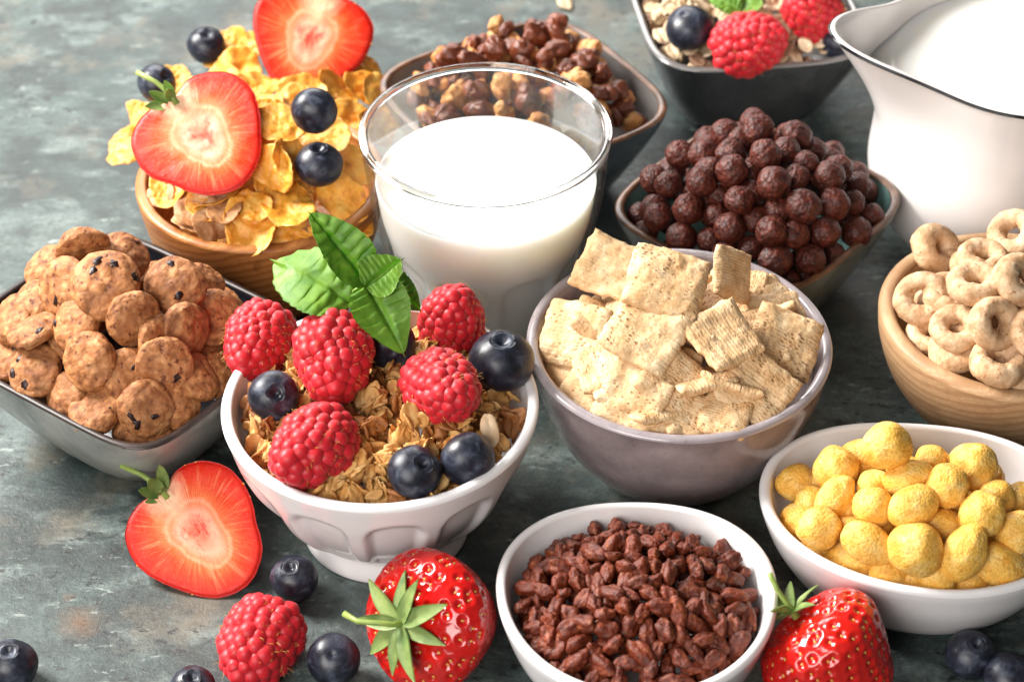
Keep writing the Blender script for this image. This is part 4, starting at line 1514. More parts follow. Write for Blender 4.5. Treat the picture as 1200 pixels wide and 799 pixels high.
# ---- chocolate chip cookies
def make_cookie_mesh(seed):
    rng = random.Random(seed)
    v0, f = ico(5)
    v = []
    ex = rng.uniform(0.9, 1.08)
    for p in v0:
        rxy = math.hypot(p.x, p.y)
        d = 1 + 0.07 * nz(p, 1.2, seed) + 0.03 * nz(p, 3.4, seed + 2) + 0.02 * nz(p, 8, seed + 4) + 0.014 * nz(p, 16, seed + 6)
        z = math.copysign(abs(p.z) ** 0.72, p.z) * (0.42 if p.z > 0 else 0.28)
        v.append(Vector((p.x * 1.0 * ex * d, p.y * d, z * d + 0.09 * nz(p, 1.3, seed + 9) + 0.03 * nz(p, 3, seed + 12))))
    return mesh('mini_cookie', v, f, M['cookie']), v


COOK = [make_cookie_mesh(s) for s in range(3, 9)]
CHIP = []
for s in range(3):
    v, f = blob(0.17, 0.12, 0.07, 3, [(0.5, 1.5), (0.2, 4)], s + 70)
    CHIP.append(mesh('chocolate_chip', v, f, M['chip']))


def cookie(pos, rot, sc, k, chips, label, rng):
    me, vs = COOK[k % 6]
    o = obj('mini_cookie', me, loc=pos, rot=rot, scale=sc)
    tag(o, label, 'cookie', 'mini cookies heaped in the black square bowl')
    for (x, y) in chips:
        best = min((p for p in vs if p.z > 0), key=lambda p: (p.x - x) ** 2 + (p.y - y) ** 2)
        n = Vector((best.x * 0.45, best.y * 0.45, best.z * 2.2)).normalized()
        obj('chocolate_chip', CHIP[rng.randrange(3)], o, best - n * 0.04, frame(n, rng.uniform(0, 360)), (rng.uniform(0.8, 1.5), rng.uniform(0.8, 1.4), 0.9))
    return o


D_CK = dome_of(COOKIE[0], COOKIE[1], 4.4, 3.8, 3.8, 6.0, COOKIE[5], 2.6)
CK = [
    (96, 290, -0.1, -1.3, 85, 1.0, 1.0, [], 'plain cookie lying across the very top of the heap'),
    (146, 300, 0.3, 0.8, 60, 1.0, 0.4, [(0.3, 0.5)], 'cookie behind the top one with a small chip at its edge'),
    (62, 318, -0.6, 0.4, 70, 1.0, 0.3, [], 'cookie tilted down the back of the heap'),
    (78, 338, -0.3, 0.3, 80, 1.12, 0.6, [(-0.1, -0.4)], 'big cookie under the top one with one red brown fleck'),
    (124, 334, 0.1, 0.35, 80, 1.25, 1.0, [(-0.45, 0.35), (-0.4, 0.05), (-0.05, 0.5), (0.6, 0.55)], 'largest cookie with four dark chips near the top'),
    (199, 296, -0.2, 0.6, 50, 1.0, 0.4, [(-0.5, -0.5)], 'cookie at the back rim half covered by one with chips'),
    (241, 320, 0.5, 0.4, 70, 0.95, 0.0, [], 'bumpy cookie against the rim below the wooden bowl'),
    (206, 335, 0.1, 0.45, 150, 1.08, 0.7, [(0.55, 0.45), (-0.3, -0.3)], 'cookie with a round chip at its upper edge'),
    (236, 335, 0.7, 0.3, 80, 0.85, 0.2, [], 'cookie half behind the one with the round chip'),
    (253, 372, 0.8, 0.0, 90, 1.0, 0.2, [], 'upright cookie above the raspberry at the bowl rim'),
    (157, 374, 0.2, 0.0, 60, 1.0, 0.55, [], 'cracked plain cookie tilted below the largest one'),
    (90, 380, -0.2, 0.5, 100, 1.0, 0.4, [(-0.75, 0.1)], 'shaded cookie behind the round front one'),
    (105, 423, 0.0, 0.0, 90, 1.03, 0.5, [], 'round plain cookie facing the viewer at the centre front'),
    (42, 434, -0.1, 0.15, 90, 1.0, 0.1, [(-0.55, 0.35), (-0.2, -0.7), (-0.75, -0.2)], 'cookie with three large chips by the rim at the photo edge'),
    (40, 388, -0.5, 1.2, 60, 0.95, 0.3, [(0.8, 0.2)], 'flat lying cookie above the one with three chips'),
    (17, 374, -0.8, 0.6, 50, 0.95, 0.3, [], 'plain cookie leaning towards the edge of the photo'),
    (40, 352, -0.5, 1.0, 120, 0.9, 0.2, [(0.6, 0.0)], 'cookie lying low behind the heap near the rim'),
    (6, 362, -0.3, 0.7, 90, 0.95, 0.1, [], 'cookie cut off by the photo edge near the back rim'),
    (4, 424, -0.2, 0.5, 90, 0.95, 0.0, [(0.4, 0.5)], 'cookie cut off by the photo edge near the front rim'),
    (215, 388, 0.7, -0.1, 70, 1.0, 0.4, [], 'dark tilted cookie in the shade of the heap'),
    (188, 400, 0.5, 0.0, 60, 0.95, 0.2, [], 'cookie standing behind the pointed one'),
    (194, 427, 0.25, -0.05, 60, 0.95, 0.55, [(0.5, -0.2)], 'pointed oval cookie with a pale cracked face'),
    (172, 479, 0.0, 0.0, 90, 1.03, 0.4, [(-0.55, -0.05), (0.1, -0.2), (-0.5, -0.35)], 'front cookie with chips touching the rim corner'),
    (110, 484, 0.1, 0.3, 140, 0.95, 0.2, [(0.4, -0.55)], 'small tilted cookie at the front rim with a chip on its side'),
    (77, 468, -0.4, 0.2, 70, 0.9, 0.0, [(0.2, -0.8)], 'cookie on edge by the front rim'),
    (232, 442, 0.8, 0.1, 80, 0.9, 0.1, [], 'cookie leaning on the rim towards the granola bowl'),
    (256, 440, 0.6, 0.3, 80, 0.85, -0.2, [], 'shaded cookie low in the bowl corner'),
    (209, 474, 0.7, 0.1, 80, 0.85, 0.0, [], 'cookie hidden behind the front one'),
    (150, 440, 0.1, 0.4, 80, 0.95, 0.0, [(0.1, 0.4)], 'cookie with one chip in the gap behind the front one'),
    (270, 376, 0.6, 0.2, 80, 0.9, -0.1, [], 'crumbly cookie touching the raspberry'),
    (160, 503, 0.1, 0.5, 60, 0.85, -0.5, [], 'cookie wedged low in the front corner of the bowl'),
    (192, 505, 0.5, 0.4, 60, 0.8, -0.5, [], 'cookie low in the front corner behind the chipped front one'),
    (128, 462, 0.0, 0.6, 80, 0.9, -0.3, [], 'shaded cookie under the front three'),
]
rng = random.Random(2)
cpos = relax([on(c[0], c[1], D_CK[0], c[6]) for c in CK], [0.5 * c[5] for c in CK], pull=0.25)
for i, (p, c) in enumerate(zip(cpos, CK)):
    cookie(contain(p, 0.68 * c[5], 'cookie'), frame(facing(c[2] * 1.25 + rng.gauss(0, 0.28), c[3] + rng.gauss(0, 0.22)), c[4] + rng.uniform(-20, 20)), c[5] * 0.96, i, c[7], c[8], rng)
for p in pack(D_CK, 0.85, 1, 6, 0.9, 300, 30, 0.5):
    p.z -= 0.9
    cookie(contain(p, 1.0, 'cookie'), rand_frame(rng, Vector((0, 0, 1)), 0.5), 0.95, rng.randrange(6), [], 'half buried plain cookie', rng)


# ---- flakes (corn, wheat)
def make_flake_mesh(name, seed, mat, w=1.35, l=1.05, curl=0.5, th=0.06):
    rng = random.Random(seed)
    NA, NR = 60, 14
    ax = rng.uniform(0, 3.14)
    top = []

    def put(x, y):
        u = x * math.cos(ax) + y * math.sin(ax)
        s = -x * math.sin(ax) + y * math.cos(ax)
        z = curl * 0.55 * u * u - curl * rng_b * 0.3 * s * s + 0.15 * nz((x, y, 0), 1.2, seed) + 0.09 * nz((x, y, 0), 2.6, seed + 1) + 0.03 * nz((x, y, 0), 7, seed + 2)
        return Vector((x, y, z))
    rng_b = rng.uniform(-0.4, 1)
    top.append(put(0, 0))
    for j in range(1, NR + 1):
        q = j / NR
        for i in range(NA):
            a = 2 * math.pi * i / NA
            r = 1 + 0.18 * nz((math.cos(a), math.sin(a), 0), 1.2, seed) + 0.07 * nz((math.cos(a), math.sin(a), 0), 3.5, seed + 7) + 0.05 * nz((math.cos(a), math.sin(a), 0), 9, seed + 8)
            top.append(put(w * 0.5 * r * q * math.cos(a), l * 0.5 * r * q * math.sin(a)))
    n = len(top)
    edge = 1 + (NR - 1) * NA
    bot = [p - Vector((0, 0, th * (1 + 0.8 * nz(p, 3, seed)))) if k < edge else p - Vector((0, 0, th * 0.5)) for k, p in enumerate(top)]
    f = []
    for i in range(NA):
        f.append((0, 1 + i, 1 + (i + 1) % NA))
        f.append((n, n + 1 + (i + 1) % NA, n + 1 + i))
    for j in range(NR - 1):
        for i in range(NA):
            a, b = 1 + j * NA + i, 1 + j * NA + (i + 1) % NA
            f.append((a, a + NA, b + NA, b))
            f.append((n + a, n + b, n + b + NA, n + a + NA))
    for i in range(NA):
        a, b = edge + i, edge + (i + 1) % NA
        f.append((a, n + a, n + b, b))
    return mesh(name, top + bot, f, mat)


FLK = [make_flake_mesh('corn_flake', s, M['flake'], 1.95, 1.5, c) for s, c in ((1, .45), (2, .6), (3, .3), (4, .75), (5, .5), (6, .35), (7, .65))]
WHT = [make_flake_mesh('wheat_flake', s, M['wheat'], 1.5, 1.15, c, 0.08) for s, c in ((11, .5), (12, .8), (13, .6))]
D_CF = dome_of(CF[0], CF[1], 4.1, 4.1, 4.3, 7.6)
G_CF = 'corn flakes heaped in the olive wood bowl'
CFL = [
    (151, 170, -0.5, 0.3, 120, 1.0, 0.0, 'corn flake hanging out over the bowl rim beside the halved strawberry'),
    (166, 133, -0.5, 0.6, 60, 0.7, 0.2, 'small curled corn flake under the strawberry leaf'),
    (276, 84, 0.3, 0.7, 140, 1.25, 1.0, 'long corn flake leaning between the two strawberry halves'),
    (285, 55, 0.0, 0.5, 80, 0.9, 0.6, 'corn flake peeping out behind the upper strawberry half'),
    (256, 68, -0.2, 0.8, 60, 0.9, 0.8, 'corn flake touching the rearmost blueberry'),
    (356, 108, -0.1, 0.1, 85, 1.0, 1.3, 'ruffled corn flake standing behind the upper middle blueberry'),
    (424, 82, 0.4, 0.6, 70, 0.9, 0.3, 'corn flake edge behind the upper strawberry half'),
    (322, 198, -0.6, -0.1, 60, 1.0, 0.9, 'corn flake upright against the front of the strawberry half'),
    (341, 184, 0.9, 0.2, 85, 1.0, 0.8, 'narrow corn flake seen edge on beside the blueberry'),
    (337, 237, 0.1, 0.9, 20, 1.25, 0.7, 'long pale corn flake lying in front of the lower blueberry'),
    (293, 268, -0.1, 0.3, 10, 1.2, 0.45, 'deep orange corn flake at the front rim'),
    (341, 268, 0.2, 0.3, 110, 1.0, 0.45, 'yellow corn flake at the front rim beside the orange one'),
    (404, 234, 0.3, 0.4, 40, 1.1, 0.6, 'broad corn flake with a blister next to the glass'),
    (407, 141, 0.4, 0.7, 130, 1.2, 0.8, 'corn flake ridge between the upper blueberry and the glass'),
    (380, 163, 0.0, 0.8, 10, 1.2, 0.7, 'curved corn flake running under the upper blueberry'),
    (414, 193, 0.4, 0.4, 60, 1.1, 0.7, 'corn flake beside the glass wall'),
    (295, 240, -0.1, 0.5, 60, 0.8, 0.5, 'small corn flake below the strawberry tip'),
    (199, 224, -0.3, 0.8, 30, 0.9, 0.1, 'shaded corn flake under the strawberry at the rim'),
    (327, 146, 0.0, 0.5, 70, 1.0, 1.0, 'corn flake in the gap beside the strawberry cut face'),
    (307, 128, -0.3, 0.5, 120, 1.0, 1.0, 'corn flake under the strawberry edge'),
    (428, 105, 0.6, 0.5, 70, 1.0, 0.3, 'corn flake behind the glass rim'),
    (416, 262, 0.5, 0.9, 20, 0.9, 0.1, 'corn flake low at the rim behind the mint'),
    (365, 262, 0.2, 0.9, 60, 0.9, 0.2, 'corn flake low between the yellow and the broad one'),
    (446, 110, 0.6, 0.3, 30, 1.0, 0.1, 'corn flake seen through the empty part of the glass'),
    (441, 150, 0.7, 0.3, 80, 1.0, 0.2, 'corn flake leaning on the glass seen through it'),
    (262, 98, -0.2, 0.6, 30, 1.0, 0.7, 'corn flake wedged behind the strawberry with the leaf'),
    (300, 100, 0.2, 0.7, 100, 1.0, 0.9, 'corn flake filling the dip between the two strawberry halves'),
    (218, 108, -0.4, 0.7, 70, 0.9, 0.3, 'corn flake between the rear blueberries and the strawberry leaf'),
    (206, 96, -0.3, 0.4, 20, 0.8, 0.3, 'small corn flake under the rear blueberries'),
    (396, 108, 0.5, 0.5, 50, 1.0, 0.8, 'corn flake right behind the upper middle blueberry'),
    (340, 122, 0.0, 0.6, 130, 1.0, 1.2, 'corn flake supporting the upper strawberry half'),
    (270, 52, -0.3, 0.4, 100, 0.9, 0.4, 'corn flake showing past the edge of the upper strawberry half'),
    (240, 240, 0.0, 0.9, 40, 0.9, 0.2, 'corn flake low behind the wheat flakes'),
]
rng = random.Random(4)
for i, (u, v_, tx, ty, sp_, sc, lift, lab) in enumerate(CFL):
    tag(obj('corn_flake', FLK[i % 7], loc=on(u, v_, D_CF[0], lift * 0.6), rot=frame(facing(tx, ty), sp_), scale=sc), lab, 'cereal piece', G_CF)
WF = [(222, 246, -0.2, 0.9, 20, 1.0, 'frosted wheat flake stack under the strawberry at the rim'), (226, 258, 0.0, 0.6, 70, 1.0, 'pale frosted wheat flake at the front rim'),
      (247, 264, 0.5, 0.2, 80, 1.0, 'wheat flake on edge beside the pale frosted one'), (262, 243, 0.0, 1.1, 10, 1.1, 'wheat flake lying flat below the strawberry half'),
      (364, 262, 0.1, 0.4, 60, 0.75, 'small frosted wheat flake beside the mint tip'), (185, 228, -0.6, 0.6, 60, 0.9, 'brown wheat flake inside the rim'), (214, 92, -0.4, 0.5, 60, 0.8, 'wheat flake between the two rear blueberries')]
for i, (u, v_, tx, ty, sp_, sc, lab) in enumerate(WF):
    tag(obj('wheat_flake', WHT[i % 3], loc=contain(on(u, v_, D_CF[0], 0.4), 0.7, 'flakes'), rot=frame(facing(tx, ty), sp_), scale=sc), lab, 'cereal piece', G_CF)
for p in pack(D_CF, 0.62, 2, 12, 0.8, 900, 110, 0.92):
    p.z -= 0.45
    tag(obj('corn_flake', FLK[rng.randrange(7)], loc=contain(p, 0.85, 'flakes'), rot=rand_frame(rng, up_normal(D_CF[0], p.x, p.y), 0.5), scale=rng.uniform(0.85, 1.1)), 'half buried corn flake', 'cereal piece', G_CF)

# ---- chocolate rice
RICE = []
for s in range(10):
    rng = random.Random(s + 90)
    v, f = blob(rng.uniform(0.36, 0.5), rng.uniform(0.21, 0.27), rng.uniform(0.20, 0.26), 4, [(0.36, 1.1), (0.16, 2.2), (0.03, 5)], s + 90)
    RICE.append(mesh('puffed_rice', v, f, M['rice']))
D_RB = dome_of(RB[0], RB[1], 3.68, 3.56, 2.85, 4.15)
rng = random.Random(44)
for p in pack(D_RB, 0.285, 3, 44, 0.82, 6000, 520):
    n = up_normal(D_RB[0], p.x, p.y)
    a = rng.uniform(0, 6.283)
    d = Vector((math.cos(a), math.sin(a), rng.gauss(0, 0.45)))
    tag(obj('puffed_rice', RICE[rng.randrange(10)], loc=contain(p, 0.36, 'rice'), rot=frame(n + Vector((rng.gauss(0, .4), rng.gauss(0, .4), 0)), rng.uniform(0, 360)), scale=rng.uniform(0.85, 1.15)),
        'chocolate rice grain in the white bowl', 'cereal piece', 'chocolate rice grains in the white bowl')


# ---- oat flakes
def oat_shape(seed, l=0.62, w=0.42):
    rng = random.Random(seed)
    NA, NR = 22, 4
    v = []

    def put(x, y, up):
        z = 0.16 * x * x / l + 0.05 * nz((x * 3, y * 3, 0), 1.2, seed) - 0.05 * math.exp(-(y / 0.07) ** 2) * up
        return Vector((x, y, z + up * 0.055 * max(0, 1 - (x / l * 2) ** 2 - (y / w * 2) ** 2) ** 0.5 + up * 0.012))
    for up in (1, -1):
        v.append(put(0, 0, up))
        for j in range(1, NR + 1):
            for i in range(NA):
                a = 2 * math.pi * i / NA
                r = (1 + 0.16 * nz((math.cos(a), math.sin(a), 0), 1.8, seed) + 0.08 * nz((math.cos(a), math.sin(a), 0), 5, seed)) * j / NR
                v.append(put(l / 2 * r * math.cos(a), w / 2 * r * math.sin(a), up))
    n = 1 + NR * NA
    f = []
    for k, flip in ((0, False), (n, True)):
        g = [(k, k + 1 + i, k + 1 + (i + 1) % NA) for i in range(NA)]
        for j in range(NR - 1):
            for i in range(NA):
                a, b = k + 1 + j * NA + i, k + 1 + j * NA + (i + 1) % NA
                g.append((a, a + NA, b + NA, b))
        f += [q[::-1] for q in g] if flip else g
    e = 1 + (NR - 1) * NA
    f += [(e + i, n + e + i, n + e + (i + 1) % NA, e + (i + 1) % NA) for i in range(NA)]
    return v, f


OATV = [oat_shape(s, 0.66 + 0.05 * (s % 3), 0.46 + 0.03 * (s % 2)) for s in range(6)]
OATM = [mesh('rolled_oat', v, f, M['oat']) for v, f in OATV]
OATD = [mesh('rolled_oat', v, f, M['oat_dark']) for v, f in OATV[:3]]
D_OA = dome_of(OATS[0], OATS[1], 4.1, 4.1, 3.9, 5.3, OATS[5], 3.2)
rng = random.Random(61)
for p in pack(D_OA, 0.27, 2, 61, 0.82, 5000, 420):
    if p.y > 18.6:
        continue
    dk = rng.random() < 0.2 + (0.3 if p.x > 10.5 else 0)
    o = obj('rolled_oat', (OATD if dk else OATM)[rng.randrange(3 if dk else 6)], loc=contain(p, 0.36, 'oats'), rot=rand_frame(rng, Vector((0, -0.2, 1)), 0.42), scale=rng.uniform(0.85, 1.25))
    tag(o, 'brown grain flake among the oats' if dk else 'pale rolled oat flake', 'oat flake', 'oat flakes in the near black bowl')
tag(obj('rolled_oat', OATM[2], loc=at(662, 3, 0.12), rot=frame(Vector((0.1, 0, 1)), 20), scale=1.5), 'lone oat flake lying on the table behind the bowls', 'oat flake')

# ---- nut crunch pieces
CRN = {}
for kind, mt in (('gold', 'gold_crunch'), ('choc', 'choc_crunch')):
    CRN[kind] = []
    for s in range(6):
        rng = random.Random(s + (0 if kind == 'gold' else 50))
        b = MB()
        c = Vector((0, 0, 0))
        for q in range(rng.randint(3, 5)):
            v, f = blob(rng.uniform(0.32, 0.5), rng.uniform(0.26, 0.4), rng.uniform(0.24, 0.36), 4, [(0.3, 1.2), (0.12, 2.8), (0.03, 7)], s * 9 + q)
            b.add(v, f, 1 if rng.random() < 0.28 else 0, Matrix.Translation(c) @ Matrix.Rotation(rng.uniform(0, 6), 4, 'Z'))
            c = c + Vector((rng.uniform(0.15, 0.42), rng.uniform(-0.35, 0.35), rng.uniform(-0.15, 0.15)))
        ctr = sum(b.v, Vector()) / len(b.v)
        b.v = [p - ctr for p in b.v]
        CRN[kind].append(b.build('crunch_cluster', [M[mt], M['choc_crunch' if kind == 'gold' else 'gold_crunch']]))
D_NU = dome_of(NUTS[0], NUTS[1], 4.15, 4.05, 3.9, 5.7, NUTS[5], 2.6)
rng = random.Random(71)
for p in pack(D_NU, 0.48, 2, 73, 0.93, 3000, 240):
    k = 'gold' if rng.random() < 0.48 else 'choc'
    o = obj('crunch_cluster', CRN[k][rng.randrange(6)], loc=contain(p, 0.5, 'nuts'), rot=rand_frame(rng), scale=rng.uniform(0.8, 1.2))
    tag(o, 'golden cereal cluster behind the glass' if k == 'gold' else 'chocolate brown cereal cluster behind the glass', 'cereal piece', 'crunchy clusters in the bowl behind the glass')

# ---- granola
GRN = []
for s in range(9):
    rng = random.Random(s + 300)
    b = MB()
    for q in range(rng.randint(9, 14)):
        v, f = OATV[rng.randrange(6)]
        d = Vector((rng.gauss(0, 1), rng.gauss(0, 1), rng.gauss(0, 0.8))).normalized()
        c = Vector((d.x * 0.42, d.y * 0.34, d.z * 0.26)) * rng.uniform(0.75, 1.1)
        b.add(v, f, 0, Matrix.Translation(c) @ rand_frame(rng, d, 0.6).to_4x4() @ Matrix.Diagonal((rng.uniform(.8, 1.15),) * 3).to_4x4())
    v, f = blob(0.36, 0.28, 0.22, 3, [(0.3, 2), (0.15, 5)], s)
    b.add(v, f)
    GRN.append(b.build('granola_cluster', M['granola'] if s < 7 else M['granola_dark']))
D_GR = dome_of(GB[0], GB[1], 4.55, 4.55, 4.7, 5.75)
rng = random.Random(81)
for p in pack(D_GR, 0.42, 2, 82, 0.85, 3000, 260, 0.97):
    gk = rng.randrange(9)
    tag(obj('granola_cluster', GRN[gk], loc=contain(p, 0.58, 'granola'), rot=rand_frame(rng), scale=rng.uniform(0.8, 1.2)), 'granola cluster' if gk < 7 else 'dark granola cluster', 'granola', 'granola clusters in the white footed bowl')
v, f = oat_shape(77, 1.1, 0.55)
tag(obj('almond_flake', mesh('almond_flake', v, f, M['almond']), loc=on(574, 504, D_GR[0], 0.75), rot=frame(facing(0.1, 0.3), 10)), 'pale almond sliver beside the blueberry at the granola rim', 'almond')

# ------------------------------------------------------------------ fruit in place
GR = 'raspberries on the granola'
g = D_GR[0]
raspberry('raspberry at the granola rim closest to the cookies', on(301, 404, g, 1.0), facing(-0.4, -1.0), 1.12, 0, 90, GR)
raspberry('raspberry under the mint leaf with its open end up', on(391, 424, g, 1.0), facing(0.15, -1.6), 1.22, 1, 90, GR)
raspberry('raspberry standing against the milk glass', on(530, 371, g, 1.3), facing(0.1, 0.7), 1.08, 2, 90, GR)
raspberry('raspberry beside the big blueberry on the granola', on(521, 457, g, 0.8), facing(0.5, -0.3), 1.18, 0, 30, GR)
raspberry('raspberry at the front rim of the granola bowl', on(363, 528, g, 0.75), facing(-0.75, -0.55), 1.22, 1, 60, GR)
GBB = 'blueberries on the granola'
blueberry('blueberry with its crown facing the viewer beside the front raspberry', on(321, 464, g, 0.6), facing(0.2, 0.15), 0.82, 0, 90, GBB)
blueberry('largest blueberry, on the granola rim beside the wheat squares', on(588, 423, g, 1.0), facing(0.05, 1.0), 1.06, 1, 90, GBB)
blueberry('dusty blueberry at the front granola rim, the lower of a pair', on(486, 553, g, 0.6), facing(0.5, 0.5), 0.84, 1, 70, GBB)
blueberry('smooth blueberry next to the almond sliver', on(548, 538, g, 0.65), facing(0.35, -0.3), 0.84, 2, 90, GBB)
blueberry('shaded blueberry under the hanging mint leaf', on(456, 403, g, 0.5), facing(0.2, -0.4), 0.86, 2, 90, GBB)
blueberry('blueberry half hidden behind the mint stem', on(428, 370, g, 0.6), facing(-0.3, 0.2), 0.72, 0, 90, GBB)

c_ = D_CF[0]
GCB = 'blueberries on the corn flakes'
blueberry('blueberry at the bowl edge beside the strawberry stem', on(184, 98, c_, 0.9), facing(0.9, 0.5), 0.78, 0, 90, GCB)
blueberry('rearmost blueberry on the corn flakes', on(242, 53, c_, 0.9), facing(0.2, 0.6), 0.78, 0, 90, GCB)
blueberry('smooth round blueberry in front of the ruffled corn flake', on(368, 130, c_, 2.0), facing(-0.3, -0.7), 0.82, 2, 90, GCB)
blueberry('blueberry with its crown up, lower of two beside the glass', on(374, 193, c_, 1.3), facing(0.05, 1.1), 0.84, 1, 90, GCB)

oa = D_OA[0]
raspberry('raspberry lying on the oats beside the jug spout', on(882, 50, oa, 0.85), facing(1.3, 0.25), 1.24, 2, 60, 'raspberries on the oats')
raspberry('raspberry on the oats cut off by the top of the photo', on(951, 8, oa, 0.7), facing(-0.3, 0.6), 1.2, 0, 60, 'raspberries on the oats')
blueberry('blueberry on the pale oats at the top of the photo', on(808, 33, oa, 0.6), facing(-0.4, 0.8), 0.95, 2, 90, 'blueberries on the oats')
blueberry('blueberry half hidden behind the jug spout', on(985, 48, oa, 0.3), facing(0, 0.5), 0.85, 0, 90, 'blueberries on the oats')

GT = 'blueberries lying on the table'
blueberry('blueberry on the table in front of the footed bowl', at(345, 677, 0.72), facing(-0.15, 0.75), 0.78, 0, 90, GT)
blueberry('dark blueberry between the table raspberry and the whole strawberry', at(391, 772, 0.75), facing(0.0, 0.35), 0.82, 2, 90, GT)
blueberry('blueberry at the corner of the photo on bare stone', at(14, 778, 0.72), facing(0.0, 0.9), 0.80, 1, 90, GT)
blueberry('blueberry barely showing at the bottom edge near the table raspberry', at(226, 806, 0.7), facing(0.1, 0.8), 0.72, 0, 90, GT)
blueberry('blueberry in front of the corn puff bowl, the upper of a pair', at(1138, 767, 0.72), facing(0.15, 0.75), 0.80, 1, 90, GT)
blueberry('blueberry in front of the corn puff bowl at the photo corner', at(1183, 793, 0.72), facing(0.1, 0.6), 0.80, 2, 90, GT)
raspberry('raspberry lying on the table with its open end up', at(302, 757, 1.0), facing(-0.5, -0.9), 1.25, 2, 60)

make_half('halved strawberry on the table with curled green stem', at(231, 622, 1.35), frame(facing(-0.05, 0.25), 132), 2.1, 2.25, 1.15, 4,
          [(48, 25, 1.1), (80, 10, 0.8), (-40, 20, 1.2), (5, 45, 1.25), (-10, 70, 1.0)])
make_half('halved strawberry with green leaf lying on the front of the corn flakes', on(236, 157, c_, 1.15), frame(facing(-0.1, 0.3), 128), 2.3, 2.25, 1.1, 7,
          [(45, 20, 1.1), (75, 5, 1.2), (-15, 35, 1.0), (20, 60, 1.0)], True)
make_half('halved strawberry standing at the back of the corn flakes, cut by the photo top', on(364, 44, c_, 1.6), frame(facing(0.1, 0.15), 75), 2.35, 2.2, 1.1, 9,
          [(30, 20, 0.7), (-30, 20, 0.7)], False)

ax = (TOCAM + RIGHT * -0.78 + UP * 0.04).normalized()
make_strawberry('whole glossy strawberry on its side with green calyx towards the viewer', at(507, 727, 2.1) + ax * 1.45, frame(ax, 90), 2.24, 3.6, 3,
                [(a, 4 + (k % 3) * 9, 1.3 + 0.2 * (k % 2)) for k, a in enumerate((5, 48, 88, 125, 168, 205, 250, 292, 330))],
                [(0, 0, -0.2), (-0.05, 0.0, 0.35), (-0.4, 0.05, 0.7), (-1.0, 0.05, 0.85), (-1.5, 0.25, 0.9)])
ax = (TOCAM * 0.12 + RIGHT * -0.62 + UP * 0.72).normalized()
make_strawberry('whole strawberry leaning up with curled sepals, beside the white bowls', at(972, 768, 1.95) + ax * 1.75, frame(ax, 60), 2.05, 4.1, 12,
                [(a, 18 + (k % 3) * 16, 0.95 + 0.15 * (k % 2)) for k, a in enumerate((10, 60, 100, 150, 195, 240, 300))],
                [(0, 0, -0.2), (0.0, 0.05, 0.3), (-0.05, 0.1, 0.8), (-0.1, 0.25, 1.35)])


# ------------------------------------------------------------------ mint
def mint_leaf(parent, base, tip, nrm, wd, curl, fold, seed):
    b, t = Vector(base), Vector(tip)
    L = (t - b).length * (1 + 0.04 * curl * curl)
    me = make_leaf_mesh('mint_leaf', L, wd, M['mint'], curl, fold, 13, 8, 0.14, seed, 96, 41, 0.03, 0.3)
    a = curl / 2
    rot = leaf_rot(b, t, nrm) @ Matrix.Rotation(a, 3, 'X')
    obj('leaf', me, parent, b - Vector(parent['origin']), rot)


def build_mint():
    base = at(418, 352, 7.6)
    t = thing('mint_sprig', 'fresh mint sprig with bright green leaves on the granola', 'mint', base)
    t['origin'] = tuple(base)
    top = at(432, 333, 8.6)
    v, f = tube([at(402, 382, 6.4) - base, at(404, 365, 7.2) - base, at(410, 345, 8.0) - base, top - base], [0.09, 0.1, 0.11, 0.08], 10)
    obj('stem', mesh('mint_stem', v, f, M['stem']), t)
    mint_leaf(t, at(412, 356, 7.9), at(322, 308, 8.2), facing(0.1, 0.45), 2.7, 1.3, 0.22, 1)
    mint_leaf(t, top, at(364, 250, 10.6), facing(0.35, 0.15), 1.65, 0.5, 0.4, 2)
    mint_leaf(t, at(428, 336, 8.7), at(470, 304, 9.4), facing(0.0, 0.2), 1.5, 0.6, 0.25, 3)
    mint_leaf(t, at(428, 330, 8.7), at(472, 412, 7.2), facing(0.1, 0.3), 1.95, 0.8, 0.3, 4)
    mint_leaf(t, at(440, 322, 8.4), at(492, 362, 7.4), facing(0.6, 0.3), 1.2, 0.6, 0.2, 5)
    del t['origin']


build_mint()
t = thing('mint_sprig', 'mint leaf on the oats at the top of the photo', 'mint', on(860, 14, oa, 0.4))
obj('leaf', make_leaf_mesh('mint_leaf', 1.9, 1.5, M['mint'], 0.7, 0.25, 11, 7, 0.08, 8, 40, 21), t, (0.2, -0.3, 0), frame(facing(0, 0.4), 70))
obj('leaf', make_leaf_mesh('mint_leaf', 1.6, 1.2, M['mint'], 0.7, 0.25, 11, 7, 0.08, 9, 40, 21), t, (0.2, -0.2, 0.1), frame(facing(0.3, 0.4), 140))


